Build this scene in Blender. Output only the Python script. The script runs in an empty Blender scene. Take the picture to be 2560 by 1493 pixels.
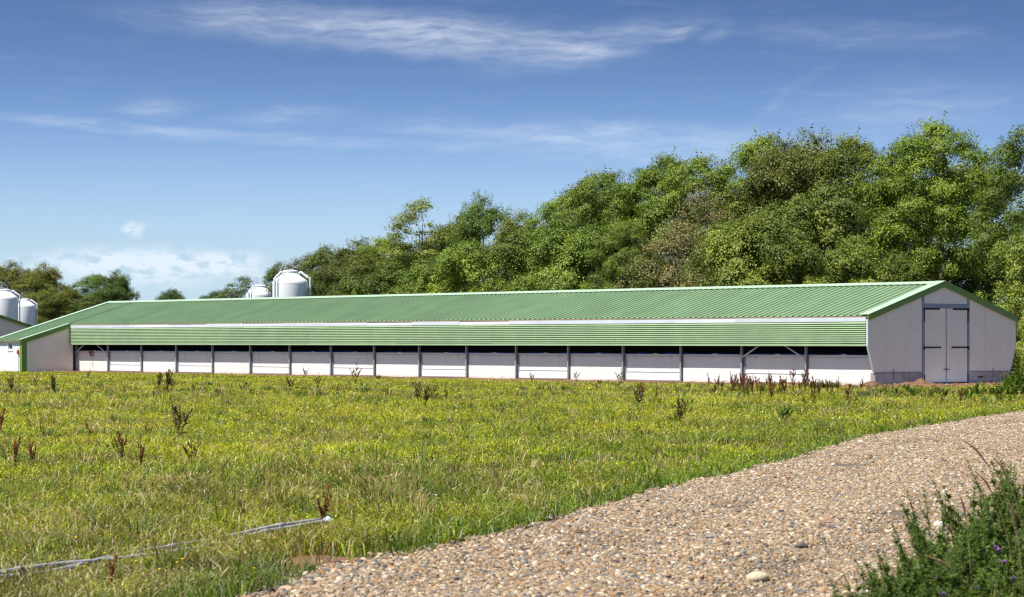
import bpy, math, random
import numpy as np
from mathutils import Vector, Matrix

random.seed(7)
RNG = np.random.default_rng(7)
S = bpy.context.scene
COL = S.collection
R = math.radians

# ------------------------------------------------------------------ camera
F = 6000.0            # focal length in photograph pixels (2560 wide)
EYE = 1.7
HOR = 854.3           # row of the horizon in the photograph
cam_d = bpy.data.cameras.new("camera")
cam = bpy.data.objects.new("camera", cam_d)
COL.objects.link(cam)
cam.location = (0, 0, EYE)
cam.rotation_euler = (R(90), 0, 0)
cam_d.sensor_width = 36.0
cam_d.lens = 36.0 * F / 2560.0
cam_d.shift_y = (HOR - 746.5) / 2560.0
cam_d.clip_start = 0.5
cam_d.clip_end = 6000.0
cam_d.dof.use_dof = True
cam_d.dof.focus_distance = 60.0
cam_d.dof.aperture_fstop = 7.0
S.camera = cam

# barn frame: local x = across the gable, local y = along the ridge
TH = 0.7103
BX, BY = 13.49, 91.17
ct, st = math.cos(TH), math.sin(TH)

# ------------------------------------------------------------------ sun
SUN_EL = R(61.0)
SUN_SKEW = R(6.0)
# towards the sun: straight off the long wall, a little towards the far end
hx = -math.cos(SUN_SKEW) * ct - math.sin(SUN_SKEW) * st
hy = -math.cos(SUN_SKEW) * st + math.sin(SUN_SKEW) * ct
sdir = Vector((hx * math.cos(SUN_EL), hy * math.cos(SUN_EL), math.sin(SUN_EL)))
sun_d = bpy.data.lights.new("sun", 'SUN')
sun_d.energy = 5.0
sun_d.angle = R(0.53)
sun_d.color = (1.0, 0.955, 0.88)
sun = bpy.data.objects.new("sun", sun_d)
COL.objects.link(sun)
sun.rotation_euler = sdir.to_track_quat('Z', 'Y').to_euler()
sun.location = (0, 0, 60)

# ------------------------------------------------------------------ sky
world = bpy.data.worlds.new("World")
S.world = world
world.use_nodes = True
wn, wl = world.node_tree.nodes, world.node_tree.links
wn.clear()
def wnode(t, **k):
    n = wn.new(t)
    for a, b in k.items():
        setattr(n, a, b)
    return n
def wmath(op, a, b=None, clamp=False):
    n = wnode('ShaderNodeMath', operation=op, use_clamp=clamp)
    for i, v in enumerate((a, b)):
        if v is None: continue
        if isinstance(v, (int, float)): n.inputs[i].default_value = v
        else: wl.new(v, n.inputs[i])
    return n.outputs[0]
w_out = wnode('ShaderNodeOutputWorld')
w_bg = wnode('ShaderNodeBackground')
wl.new(w_bg.outputs[0], w_out.inputs[0])
w_tc = wnode('ShaderNodeTexCoord')
w_sep = wnode('ShaderNodeSeparateXYZ')
wl.new(w_tc.outputs['Generated'], w_sep.inputs[0])
az = wmath('ARCTAN2', w_sep.outputs[0], w_sep.outputs[1])
el = wmath('ARCSINE', w_sep.outputs[2])
# a clear, dry sky: the blue deepens quickly above the horizon
zs = wmath('MULTIPLY', wmath('POWER', wmath('MAXIMUM', w_sep.outputs[2], 0.0), 2.9), 180.0)
zs = wmath('ADD', zs, 0.075)
w_cmb = wnode('ShaderNodeCombineXYZ')
wl.new(w_sep.outputs[0], w_cmb.inputs[0]); wl.new(w_sep.outputs[1], w_cmb.inputs[1]); wl.new(zs, w_cmb.inputs[2])
w_nrm = wnode('ShaderNodeVectorMath', operation='NORMALIZE')
wl.new(w_cmb.outputs[0], w_nrm.inputs[0])
w_sky = wnode('ShaderNodeTexSky', sky_type='NISHITA')
w_sky.sun_disc = False
w_sky.sun_elevation = SUN_EL
w_sky.sun_rotation = math.atan2(sdir.x, sdir.y)
w_sky.altitude = 200.0
w_sky.air_density = 1.0
w_sky.dust_density = 0.6
w_sky.ozone_density = 2.2
wl.new(w_nrm.outputs[0], w_sky.inputs[0])
w_sat = wnode('ShaderNodeHueSaturation')
w_sat.inputs['Saturation'].default_value = 1.13
w_dn = wnode('ShaderNodeVectorMath', operation='SCALE'); w_dn.inputs['Scale'].default_value = 0.1
wl.new(w_sky.outputs[0], w_dn.inputs[0])
w_ga = wnode('ShaderNodeGamma'); w_ga.inputs[1].default_value = 1.0
wl.new(w_dn.outputs[0], w_ga.inputs[0])
w_up = wnode('ShaderNodeVectorMath', operation='SCALE'); w_up.inputs['Scale'].default_value = 10.0
wl.new(w_ga.outputs[0], w_up.inputs[0])
w_ti = wnode('ShaderNodeVectorMath', operation='MULTIPLY'); w_ti.inputs[1].default_value = (1.025, 0.982, 1.025)
wl.new(w_up.outputs[0], w_ti.inputs[0])
wl.new(w_ti.outputs[0], w_sat.inputs['Color'])
# clouds, laid out by direction (degrees of azimuth / elevation)
PPD = F * math.pi / 180.0
def sky_uv(px, py):
    return ((px - 1280) / PPD, (HOR - py) / PPD)
w_uv = wnode('ShaderNodeCombineXYZ')
wl.new(wmath('MULTIPLY', az, 180 / math.pi), w_uv.inputs[0])
wl.new(wmath('MULTIPLY', el, 180 / math.pi), w_uv.inputs[1])
w_n1 = wnode('ShaderNodeTexNoise')
w_n1.inputs['Scale'].default_value = 1.1
w_n1.inputs['Detail'].default_value = 5
wl.new(w_uv.outputs[0], w_n1.inputs['Vector'])
w_ws = wnode('ShaderNodeVectorMath', operation='MULTIPLY_ADD')
wl.new(w_n1.outputs['Color'], w_ws.inputs[0])
w_ws.inputs[1].default_value = (0.9, 0.28, 0.0)
w_wo = wnode('ShaderNodeVectorMath', operation='ADD')
wl.new(w_uv.outputs[0], w_wo.inputs[0])
w_wo.inputs[1].default_value = (-0.45, -0.14, 0)
wl.new(w_wo.outputs[0], w_ws.inputs[2])
warped = w_ws.outputs[0]
def streaks(rot, sx, sy, detail, rough):
    m = wnode('ShaderNodeMapping')
    m.inputs['Rotation'].default_value = (0, 0, R(rot))
    m.inputs['Scale'].default_value = (sx, sy, 1)
    wl.new(warped, m.inputs[0])
    n = wnode('ShaderNodeTexNoise')
    n.inputs['Scale'].default_value = 1.0
    n.inputs['Detail'].default_value = detail
    n.inputs['Roughness'].default_value = rough
    wl.new(m.outputs[0], n.inputs['Vector'])
    return n.outputs['Fac']
def ramp(v, a, b):
    n = wnode('ShaderNodeMapRange', interpolation_type='SMOOTHSTEP')
    wl.new(v, n.inputs[0])
    n.inputs[1].default_value = a; n.inputs[2].default_value = b
    return n.outputs[0]
def blob(px, py, hw, hh, rot, amp, soft=0.9, vec=None):
    u, v = sky_uv(px, py)
    m = wnode('ShaderNodeMapping', vector_type='TEXTURE')
    m.inputs['Location'].default_value = (u, v, 0)
    m.inputs['Rotation'].default_value = (0, 0, R(rot))
    m.inputs['Scale'].default_value = (hw / PPD, hh / PPD, 1)
    wl.new(vec or warped, m.inputs[0])
    ln = wnode('ShaderNodeVectorMath', operation='LENGTH')
    wl.new(m.outputs[0], ln.inputs[0])
    n = wnode('ShaderNodeMapRange', interpolation_type='SMOOTHSTEP')
    wl.new(ln.outputs['Value'], n.inputs[0])
    n.inputs[1].default_value = 1.0 + soft * 0.35; n.inputs[2].default_value = 1.0 - soft
    n.inputs[3].default_value = 0; n.inputs[4].default_value = amp
    return n.outputs[0]
def total(lst):
    o = lst[0]
    for x in lst[1:]:
        o = wmath('ADD', o, x)
    return o
cirrus_mask = total([
    blob(800, 70, 520, 62, -3, 0.85), blob(1180, 105, 420, 62, -4, 0.85), blob(1480, 115, 300, 50, 12, 0.62),
    blob(1690, 90, 60, 20, 8, 0.5), blob(1795, 92, 55, 20, 22, 0.45), blob(2140, 98, 330, 42, -3, 0.34),
    blob(400, 278, 110, 28, 4, 0.5), blob(710, 296, 170, 28, 4, 0.5), blob(1080, 320, 200, 26, -4, 0.34),
    blob(1450, 335, 420, 40, 0, 0.55), blob(1750, 372, 560, 48, -1, 0.6), blob(1960, 250, 190, 20, 38, 0.15),
    blob(2250, 280, 320, 80, 3, 0.4),
])
band_mask = total([blob(300, 325, 330, 17, -4.0, 0.55), blob(800, 358, 420, 17, -2.0, 0.5)])
st1 = streaks(8, 0.55, 3.6, 9, 0.62)
st2 = streaks(-14, 0.9, 6.0, 8, 0.6)
cir = wmath('MULTIPLY', cirrus_mask, ramp(wmath('ADD', wmath('MULTIPLY', st1, 0.65), wmath('MULTIPLY', st2, 0.35)), 0.22, 0.82))
cir = wmath('ADD', cir, wmath('MULTIPLY', band_mask, ramp(st1, 0.2, 0.75)))
thin = wmath('MULTIPLY', ramp(st1, 0.5, 0.85), 0.12)      # the faint veil goes on all round the sky
w_n3 = wnode('ShaderNodeTexNoise')
w_n3.inputs['Scale'].default_value = 2.0
w_n3.inputs['Detail'].default_value = 9
w_n3.inputs['Roughness'].default_value = 0.58
m3 = wnode('ShaderNodeMapping'); m3.inputs['Scale'].default_value = (0.8, 1.7, 1)
wl.new(w_uv.outputs[0], m3.inputs[0]); wl.new(m3.outputs[0], w_n3.inputs['Vector'])
cum_mask = total([blob(345, 574, 34, 20, 10, 1.0, 1.0), blob(330, 662, 300, 44, 1, 0.95, 0.9), blob(560, 662, 100, 34, 4, 0.7, 0.9),
                  blob(420, 705, 160, 26, 0, 0.35, 0.9), blob(640, 690, 60, 22, 0, 0.4, 0.9)])
cum = wmath('MULTIPLY', cum_mask, ramp(w_n3.outputs['Fac'], 0.36, 0.54))
cl = wmath('ADD', wmath('ADD', cir, thin), wmath('MULTIPLY', cum, 1.35), clamp=True)
w_mix = wnode('ShaderNodeMix', data_type='RGBA')
wl.new(wmath('MULTIPLY', cl, 0.45), w_mix.inputs[0])
wl.new(w_sat.outputs[0], w_mix.inputs[6])
w_mix.inputs[7].default_value = (7.6, 7.9, 8.4, 1)
wl.new(w_mix.outputs[2], w_bg.inputs[0])
w_bg.inputs[1].default_value = 0.096

# ------------------------------------------------------------------ exposure
S.view_settings.view_transform = 'Standard'
S.view_settings.look = 'None'
S.view_settings.gamma = 1.0
S.view_settings.exposure = 0.55
S.view_settings.use_curve_mapping = False
S.render.engine = 'CYCLES'
S.cycles.use_denoising = True
S.cycles.filter_width = 1.3
S.cycles.max_bounces = 8
S.cycles.diffuse_bounces = 4
S.cycles.transmission_bounces = 4
S.cycles.transparent_max_bounces = 8
S.cycles.sample_clamp_indirect = 6.0

# ------------------------------------------------------------------ helpers
def ground(px, py, z=0.0):
    """photograph pixel -> point on the ground (plane at height z)"""
    Z = (EYE - z) * F / (py - HOR)
    return Vector(((px - 1280) / F * Z, Z, z))
def at_depth(px, py, Z):
    return Vector(((px - 1280) / F * Z, Z, EYE + (HOR - py) / F * Z))

def tag(o, label=None, cat=None, group=None, kind=None):
    if label: o['label'] = label
    if cat: o['category'] = cat
    if group: o['group'] = group
    if kind: o['kind'] = kind
    return o
def empty(name, loc=(0, 0, 0), rz=0.0, parent=None):
    o = bpy.data.objects.new(name, None)
    COL.objects.link(o)
    o.location = loc; o.rotation_euler = (0, 0, rz)
    o.empty_display_size = 0.3
    o.parent = parent
    return o
def link(name, me, parent=None):
    o = bpy.data.objects.new(name, me)
    COL.objects.link(o)
    o.parent = parent
    return o
def copy_tree(o, parent=None):
    c = o.copy(); COL.objects.link(c); c.parent = parent
    for ch in o.children:
        copy_tree(ch, c)
    return c

class MB:
    def __init__(s): s.v = []; s.f = []
    def add(s, vs, fs):
        n = len(s.v); s.v += [tuple(v) for v in vs]
        s.f += [tuple(i + n for i in f) for f in fs]
        return s
    def box(s, x0, x1, y0, y1, z0, z1):
        return s.add([(x0, y0, z0), (x1, y0, z0), (x1, y1, z0), (x0, y1, z0), (x0, y0, z1), (x1, y0, z1), (x1, y1, z1), (x0, y1, z1)],
                     [(0, 3, 2, 1), (4, 5, 6, 7), (0, 1, 5, 4), (1, 2, 6, 5), (2, 3, 7, 6), (3, 0, 4, 7)])
    def beam(s, a, b, w, h, up=(0, 0, 1)):
        a, b = Vector(a), Vector(b); d = (b - a).normalized()
        u = d.cross(Vector(up)).normalized(); n = u.cross(d).normalized()
        q = [(-w / 2, -h / 2), (w / 2, -h / 2), (w / 2, h / 2), (-w / 2, h / 2)]
        return s.add([p + u * x + n * y for p in (a, b) for x, y in q],
                     [(0, 1, 2, 3), (7, 6, 5, 4), (0, 4, 5, 1), (1, 5, 6, 2), (2, 6, 7, 3), (3, 7, 4, 0)])
    def prism(s, poly, axis, a0, a1):
        """poly: 2D points; extruded along axis ('x','y','z') from a0 to a1"""
        n = len(poly)
        def p3(p, a):
            return {'x': (a, p[0], p[1]), 'y': (p[0], a, p[1]), 'z': (p[0], p[1], a)}[axis]
        vs = [p3(p, a0) for p in poly] + [p3(p, a1) for p in poly]
        fs = [tuple(range(n)), tuple(range(2 * n - 1, n - 1, -1))] + [((i + 1) % n, i, i + n, (i + 1) % n + n) for i in range(n)]
        return s.add(vs, fs)
    def tube(s, pts, r, sides=8, cap=True):
        pts = [Vector(p) for p in pts]; n0 = len(s.v)
        if isinstance(r, (int, float)): r = [r] * len(pts)
        u = None
        for i, p in enumerate(pts):
            d = (pts[min(i + 1, len(pts) - 1)] - pts[max(i - 1, 0)]).normalized()
            if u is None:
                u = d.orthogonal().normalized()
            u = (u - d * u.dot(d)).normalized(); w = d.cross(u)
            for k in range(sides):
                a = 2 * math.pi * k / sides
                s.v.append(tuple(p + (u * math.cos(a) + w * math.sin(a)) * r[i]))
        for i in range(len(pts) - 1):
            for k in range(sides):
                a = n0 + i * sides + k; b = n0 + i * sides + (k + 1) % sides
                s.f.append((a, b, b + sides, a + sides))
        if cap:
            s.f.append(tuple(n0 + k for k in range(sides - 1, -1, -1)))
            s.f.append(tuple(n0 + (len(pts) - 1) * sides + k for k in range(sides)))
        return s
    def lathe(s, prof, sides=32):
        n0 = len(s.v)
        for r, z in prof:
            for k in range(sides):
                a = 2 * math.pi * k / sides
                s.v.append((r * math.cos(a), r * math.sin(a), z))
        for i in range(len(prof) - 1):
            for k in range(sides):
                a = n0 + i * sides + k; b = n0 + i * sides + (k + 1) % sides
                s.f.append((a, b, b + sides, a + sides))
        return s
    def sheet(s, prof, o, u, w, l, length):
        """profile (a,b) -> o + a*u + b*w, extruded by l*length"""
        o, u, w, l = Vector(o), Vector(u), Vector(w), Vector(l)
        n = len(prof)
        vs = [o + u * a + w * b for a, b in prof] + [o + u * a + w * b + l * length for a, b in prof]
        return s.add(vs, [(i, i + 1, i + 1 + n, i + n) for i in range(n - 1)])
    def mesh(s, name, mat, smooth=False):
        me = bpy.data.meshes.new(name)
        me.from_pydata(s.v, [], s.f); me.update()
        if mat: me.materials.append(mat)
        if smooth: me.polygons.foreach_set('use_smooth', [True] * len(me.polygons))
        return me
    def build(s, name, mat, parent=None, smooth=False):
        return link(name, s.mesh(name, mat, smooth), parent)

def np_mesh(name, V, Fc, mat, col=None, smooth=False):
    """V (n,3); Fc list of (k,m) index arrays; col (n,3) point colour"""
    me = bpy.data.meshes.new(name)
    if not isinstance(Fc, (list, tuple)): Fc = [Fc]
    loops = np.concatenate([f.reshape(-1) for f in Fc]).astype(np.int32)
    sizes = np.concatenate([np.full(len(f), f.shape[1], np.int32) for f in Fc])
    starts = np.concatenate([[0], np.cumsum(sizes)[:-1]]).astype(np.int32)
    me.vertices.add(len(V)); me.vertices.foreach_set('co', np.ascontiguousarray(V, np.float32).reshape(-1))
    me.loops.add(len(loops)); me.loops.foreach_set('vertex_index', loops)
    me.polygons.add(len(sizes)); me.polygons.foreach_set('loop_start', starts); me.polygons.foreach_set('loop_total', sizes)
    if smooth: me.polygons.foreach_set('use_smooth', np.ones(len(sizes), bool))
    if col is not None:
        a = me.attributes.new('tint', 'FLOAT_COLOR', 'POINT')
        c = np.ones((len(V), 4), np.float32); c[:, :3] = col
        a.data.foreach_set('color', c.reshape(-1))
    me.update(calc_edges=True)
    if mat: me.materials.append(mat)
    return me

# ------------------------------------------------------------------ numpy value noise
_T = np.random.default_rng(3).random((256, 256))
def vnoise(x, y, sc):
    x = np.asarray(x) / sc + 100.3; y = np.asarray(y) / sc + 57.7
    xi = np.floor(x).astype(int); yi = np.floor(y).astype(int); fx = x - xi; fy = y - yi
    fx = fx * fx * (3 - 2 * fx); fy = fy * fy * (3 - 2 * fy)
    g = lambda a, b: _T[a % 256, b % 256]
    return (g(xi, yi) * (1 - fx) + g(xi + 1, yi) * fx) * (1 - fy) + (g(xi, yi + 1) * (1 - fx) + g(xi + 1, yi + 1) * fx) * fy

# ------------------------------------------------------------------ materials
def nodes_of(m):
    m.use_nodes = True
    return m.node_tree.nodes, m.node_tree.links
def pbr(name, color, rough=0.6, metal=0.0, vary=0.0, vscale=3.0, bump=0.0, bscale=60.0, spec=0.4, dirt=None, objvar=0.0):
    """painted / plain surface with a little unevenness. dirt = (colour, height, amount): splash stains near the ground"""
    m = bpy.data.materials.new(name); n, l = nodes_of(m)
    b = n['Principled BSDF']
    b.inputs['Roughness'].default_value = rough; b.inputs['Metallic'].default_value = metal
    b.inputs['Specular IOR Level'].default_value = spec
    base = n.new('ShaderNodeRGB'); base.outputs[0].default_value = (*color, 1)
    out = base.outputs[0]
    tc = n.new('ShaderNodeNewGeometry')
    if vary:
        nz = n.new('ShaderNodeTexNoise'); nz.inputs['Scale'].default_value = vscale; nz.inputs['Detail'].default_value = 6
        l.new(tc.outputs['Position'], nz.inputs['Vector'])
        mr = n.new('ShaderNodeMapRange'); l.new(nz.outputs['Fac'], mr.inputs[0])
        mr.inputs[1].default_value = 0.3; mr.inputs[2].default_value = 0.7
        mr.inputs[3].default_value = 1 - vary; mr.inputs[4].default_value = 1 + vary
        vm = n.new('ShaderNodeVectorMath'); vm.operation = 'SCALE'
        l.new(out, vm.inputs[0]); l.new(mr.outputs[0], vm.inputs['Scale'])
        out = vm.outputs[0]
    if dirt:
        dc, dh, da = dirt
        sp = n.new('ShaderNodeSeparateXYZ'); l.new(tc.outputs['Position'], sp.inputs[0])
        nz = n.new('ShaderNodeTexNoise'); nz.inputs['Scale'].default_value = 5; nz.inputs['Detail'].default_value = 8
        l.new(tc.outputs['Position'], nz.inputs['Vector'])
        ad = n.new('ShaderNodeMath'); ad.operation = 'MULTIPLY_ADD'; l.new(nz.outputs['Fac'], ad.inputs[0])
        ad.inputs[1].default_value = -dh * 1.3; l.new(sp.outputs[2], ad.inputs[2])
        mr = n.new('ShaderNodeMapRange'); l.new(ad.outputs[0], mr.inputs[0])
        mr.inputs[1].default_value = dh * 0.35; mr.inputs[2].default_value = -dh * 0.6
        mr.inputs[3].default_value = 0; mr.inputs[4].default_value = da
        mx = n.new('ShaderNodeMix'); mx.data_type = 'RGBA'
        l.new(mr.outputs[0], mx.inputs[0]); l.new(out, mx.inputs[6]); mx.inputs[7].default_value = (*dc, 1)
        out = mx.outputs[2]
    if objvar:                                # each sheet or board differs a little from the next
        oi = n.new('ShaderNodeObjectInfo'); mo = n.new('ShaderNodeMapRange'); l.new(oi.outputs['Random'], mo.inputs[0])
        mo.inputs[3].default_value = 1 - objvar; mo.inputs[4].default_value = 1 + objvar
        vo_ = n.new('ShaderNodeVectorMath'); vo_.operation = 'SCALE'; l.new(out, vo_.inputs[0]); l.new(mo.outputs[0], vo_.inputs['Scale'])
        out = vo_.outputs[0]
    l.new(out, b.inputs['Base Color'])
    if bump:
        nb = n.new('ShaderNodeTexNoise'); nb.inputs['Scale'].default_value = bscale; nb.inputs['Detail'].default_value = 5
        l.new(tc.outputs['Position'], nb.inputs['Vector'])
        bp = n.new('ShaderNodeBump'); bp.inputs['Strength'].default_value = bump; bp.inputs['Distance'].default_value = 0.02
        l.new(nb.outputs['Fac'], bp.inputs['Height']); l.new(bp.outputs[0], b.inputs['Normal'])
    return m
def leafy(name, transl=0.35, rough=0.5, use_object_color=False, gloss=0.025):
    """leaves and blades: tint attribute, light shining through"""
    m = bpy.data.materials.new(name); n, l = nodes_of(m)
    n.remove(n['Principled BSDF']); out = n['Material Output']
    at = n.new('ShaderNodeAttribute'); at.attribute_name = 'tint'
    c = at.outputs['Color']
    if use_object_color:
        oi = n.new('ShaderNodeObjectInfo')
        vm = n.new('ShaderNodeVectorMath'); vm.operation = 'MULTIPLY'
        l.new(c, vm.inputs[0]); l.new(oi.outputs['Color'], vm.inputs[1]); c = vm.outputs[0]
    d = n.new('ShaderNodeBsdfDiffuse'); t = n.new('ShaderNodeBsdfTranslucent'); g = n.new('ShaderNodeBsdfGlossy')
    g.inputs['Roughness'].default_value = rough; g.inputs['Color'].default_value = (0.9, 0.95, 1, 1)
    l.new(c, d.inputs[0])
    tw = n.new('ShaderNodeVectorMath'); tw.operation = 'MULTIPLY'; tw.inputs[1].default_value = (1.15, 1.25, 0.5)
    l.new(c, tw.inputs[0]); l.new(tw.outputs[0], t.inputs[0])
    m1 = n.new('ShaderNodeMixShader'); m1.inputs[0].default_value = transl
    l.new(d.outputs[0], m1.inputs[1]); l.new(t.outputs[0], m1.inputs[2])
    m2 = n.new('ShaderNodeMixShader'); m2.inputs[0].default_value = gloss
    l.new(m1.outputs[0], m2.inputs[1]); l.new(g.outputs[0], m2.inputs[2])
    l.new(m2.outputs[0], out.inputs[0])
    return m
def tinted(name, rough=0.8):
    m = bpy.data.materials.new(name); n, l = nodes_of(m); b = n['Principled BSDF']
    at = n.new('ShaderNodeAttribute'); at.attribute_name = 'tint'
    l.new(at.outputs['Color'], b.inputs['Base Color']); b.inputs['Roughness'].default_value = rough
    b.inputs['Specular IOR Level'].default_value = 0.3
    return m

DIRT = ((0.50, 0.29, 0.15), 0.14, 0.6)
M = dict(
    roof=pbr('green roof sheet', (0.225, 0.335, 0.180), 0.40, vary=0.07, vscale=0.9, spec=0.3, objvar=0.045, dirt=None),
    flash=pbr('pale green flashing', (0.40, 0.54, 0.36), 0.35, vary=0.04, vscale=1.5, spec=0.4),
    awning=pbr('green corrugated sheet', (0.33, 0.45, 0.26), 0.4, vary=0.07, vscale=1.2, spec=0.3, objvar=0.05),
    barge=pbr('dark green trim', (0.15, 0.26, 0.05), 0.45, vary=0.05),
    foam=pbr('yellow foam edge', (0.40, 0.29, 0.17), 0.8, vary=0.25, vscale=9),
    fascia=pbr('galvanised fascia', (0.60, 0.64, 0.70), 0.42, 0.0, vary=0.06, vscale=1.3, spec=0.6, objvar=0.1),
    panel=pbr('cream wall panel', (0.79, 0.80, 0.775), 0.5, vary=0.04, vscale=1.2, dirt=DIRT, objvar=0.03),
    hatch=pbr('white hatch board', (0.86, 0.85, 0.82), 0.5, vary=0.03, vscale=1.2, dirt=((0.5, 0.3, 0.16), 0.12, 0.5)),
    gable=pbr('beige gable panel', (0.86, 0.785, 0.685), 0.5, vary=0.035, vscale=1.4, spec=0.35, objvar=0.02),
    steel=pbr('galvanised steel', (0.40, 0.43, 0.45), 0.45, 0.35, vary=0.12, vscale=8, dirt=((0.42, 0.25, 0.14), 0.25, 0.6)),
    rail=pbr('galvanised rail', (0.60, 0.62, 0.66), 0.4, 0.3, vary=0.08, vscale=6),
    frame=pbr('door frame steel', (0.27, 0.30, 0.37), 0.45, 0.2, vary=0.08),
    black=pbr('black iron', (0.012, 0.012, 0.014), 0.5),
    dark=pbr('shade dark fill', (0.035, 0.035, 0.04), 0.9),  # near-black so that hollows read dark: shade put into the colour
    blue=pbr('blue curtain', (0.012, 0.03, 0.20), 0.6),
    block=pbr('concrete block', (0.43, 0.40, 0.385), 0.9, vary=0.16, vscale=7, bump=0.4, dirt=((0.42, 0.24, 0.14), 0.15, 0.6), objvar=0.14),
    render=pbr('rough grey render', (0.45, 0.42, 0.43), 0.9, vary=0.14, vscale=3, bump=0.4, bscale=25, dirt=((0.42, 0.24, 0.14), 0.15, 0.6)),
    mortar=pbr('mortar', (0.33, 0.31, 0.30), 0.95, vary=0.1),
    concrete=pbr('concrete slab', (0.42, 0.42, 0.43), 0.9, vary=0.1, vscale=4, bump=0.2),
    white=pbr('white plastic', (0.82, 0.83, 0.85), 0.4),
    glass=pbr('window glass', (0.05, 0.06, 0.09), 0.08, spec=0.8),
    red=pbr('red plastic', (0.55, 0.03, 0.02), 0.4),
    silo=pbr('white silo shell', (0.80, 0.82, 0.85), 0.32, vary=0.03, vscale=2.5, spec=0.5),
    pipe=pbr('pale grey pipe', (0.68, 0.77, 0.78), 0.4, vary=0.05),
    wpipe=pbr('white pipe', (0.78, 0.80, 0.82), 0.4),
    bark=pbr('bark', (0.11, 0.088, 0.07), 0.9, vary=0.35, vscale=6, bump=0.6, bscale=20),
    ipipe=pbr('grey irrigation pipe', (0.34, 0.34, 0.35), 0.7, vary=0.12, vscale=9),
)
M_leaf = leafy('tree leaves', 0.14, use_object_color=True)
M_grass = leafy('grass blades', 0.35)
M_weed = leafy('weed leaves', 0.30)
M_stem = tinted('weed stems')

# ------------------------------------------------------------------ ground, road, soil
def smooth_curve(pts, n=12):
    out = []
    P = [pts[0]] + list(pts) + [pts[-1]]
    for i in range(1, len(P) - 2):
        p0, p1, p2, p3 = [np.array(p) for p in P[i - 1:i + 3]]
        for k in range(n):
            t = k / n
            out.append(0.5 * (2 * p1 + (p2 - p0) * t + (2 * p0 - 5 * p1 + 4 * p2 - p3) * t * t + (3 * p1 - p0 - 3 * p2 + p3) * t ** 3))
    out.append(np.array(pts[-1]))
    return np.array(out)
edge_px = [(640, 1493), (803, 1432), (965, 1404), (1118, 1370), (1372, 1310), (1625, 1234), (1880, 1178), (1991, 1148), (2133, 1104), (2337, 1067), (2560, 1031)]
left_edge = [(-4.6, 6.0), (-3.0, 11.0)] + [tuple(ground(*p)[:2]) for p in edge_px] + [(17.5, 69.0), (24.0, 84.0), (31.0, 99.0)]
LE = smooth_curve(left_edge, 10)
dirv = np.gradient(LE, axis=0); dirv /= np.linalg.norm(dirv, axis=1)[:, None]
ROADW = 4.35
RE = LE + np.stack([dirv[:, 1], -dirv[:, 0]], 1) * ROADW
def road_side(x, y):
    """signed distances (>0 inside the road) to the left and the right edge, by nearest sample"""
    x = np.asarray(x, float); y = np.asarray(y, float)
    xl = np.interp(y, LE[:, 1], LE[:, 0]); xr = np.interp(y, RE[:, 1], RE[:, 0])
    cl = np.interp(y, LE[:, 1], dirv[:, 1])
    return (x - xl) * cl, (xr - x) * cl

gm = bpy.data.materials.new('meadow soil and thatch'); n, l = nodes_of(gm); b = n['Principled BSDF']
geo = n.new('ShaderNodeNewGeometry'); nz = n.new('ShaderNodeTexNoise'); nz.inputs['Scale'].default_value = 2.5; nz.inputs['Detail'].default_value = 9
l.new(geo.outputs['Position'], nz.inputs['Vector'])
cr = n.new('ShaderNodeValToRGB'); l.new(nz.outputs['Fac'], cr.inputs[0])
cr.color_ramp.elements[0].position = 0.3; cr.color_ramp.elements[0].color = (0.035, 0.042, 0.012, 1)
cr.color_ramp.elements[1].position = 0.72; cr.color_ramp.elements[1].color = (0.12, 0.11, 0.035, 1)
l.new(cr.outputs[0], b.inputs['Base Color']); b.inputs['Roughness'].default_value = 0.95; b.inputs['Specular IOR Level'].default_value = 0.1
g = MB(); g.add([(-3000, -600, 0), (3000, -600, 0), (3000, 5000, 0), (-3000, 5000, 0)], [(0, 1, 2, 3)])
tag(g.build('ground', gm), kind='structure')

# gravel bed under the loose stones: pebble cells as colour and relief
rm = bpy.data.materials.new('gravel bed'); n, l = nodes_of(rm); b = n['Principled BSDF']
geo = n.new('ShaderNodeNewGeometry')
vo = n.new('ShaderNodeTexVoronoi'); vo.inputs['Scale'].default_value = 48; l.new(geo.outputs['Position'], vo.inputs['Vector'])
sp = n.new('ShaderNodeSeparateColor'); l.new(vo.outputs['Color'], sp.inputs[0])
cr = n.new('ShaderNodeValToRGB'); l.new(sp.outputs[0], cr.inputs[0])
stops = [(0.0, (0.08, 0.068, 0.055)), (0.2, (0.15, 0.12, 0.085)), (0.45, (0.22, 0.165, 0.105)), (0.7, (0.29, 0.23, 0.155)), (1.0, (0.18, 0.105, 0.05))]
el0 = cr.color_ramp.elements
el0[0].position, el0[0].color = stops[0][0], (*stops[0][1], 1)
el0[1].position, el0[1].color = stops[-1][0], (*stops[-1][1], 1)
for p, c in stops[1:-1]:
    e = el0.new(p); e.color = (*c, 1)
l.new(cr.outputs[0], b.inputs['Base Color']); b.inputs['Roughness'].default_value = 0.85
bp = n.new('ShaderNodeBump'); bp.inputs['Strength'].default_value = 1.0; bp.inputs['Distance'].default_value = 0.03; bp.invert = True
l.new(vo.outputs['Distance'], bp.inputs['Height']); l.new(bp.outputs[0], b.inputs['Normal'])
NC = 9
V = []
for i in range(len(LE)):
    for k in range(NC):
        a = k / (NC - 1)
        p = LE[i] * (1 - a) + RE[i] * a
        V.append((p[0], p[1], 0.012 + 0.05 * math.sin(math.pi * a) ** 0.7))
V = np.array(V)
idx = np.arange(len(LE) * NC).reshape(len(LE), NC)
Fq = np.stack([idx[:-1, :-1], idx[:-1, 1:], idx[1:, 1:], idx[1:, :-1]], -1).reshape(-1, 4)
tag(link('gravel_road', np_mesh('gravel_road', V, Fq, rm, smooth=True)), kind='structure')
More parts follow.
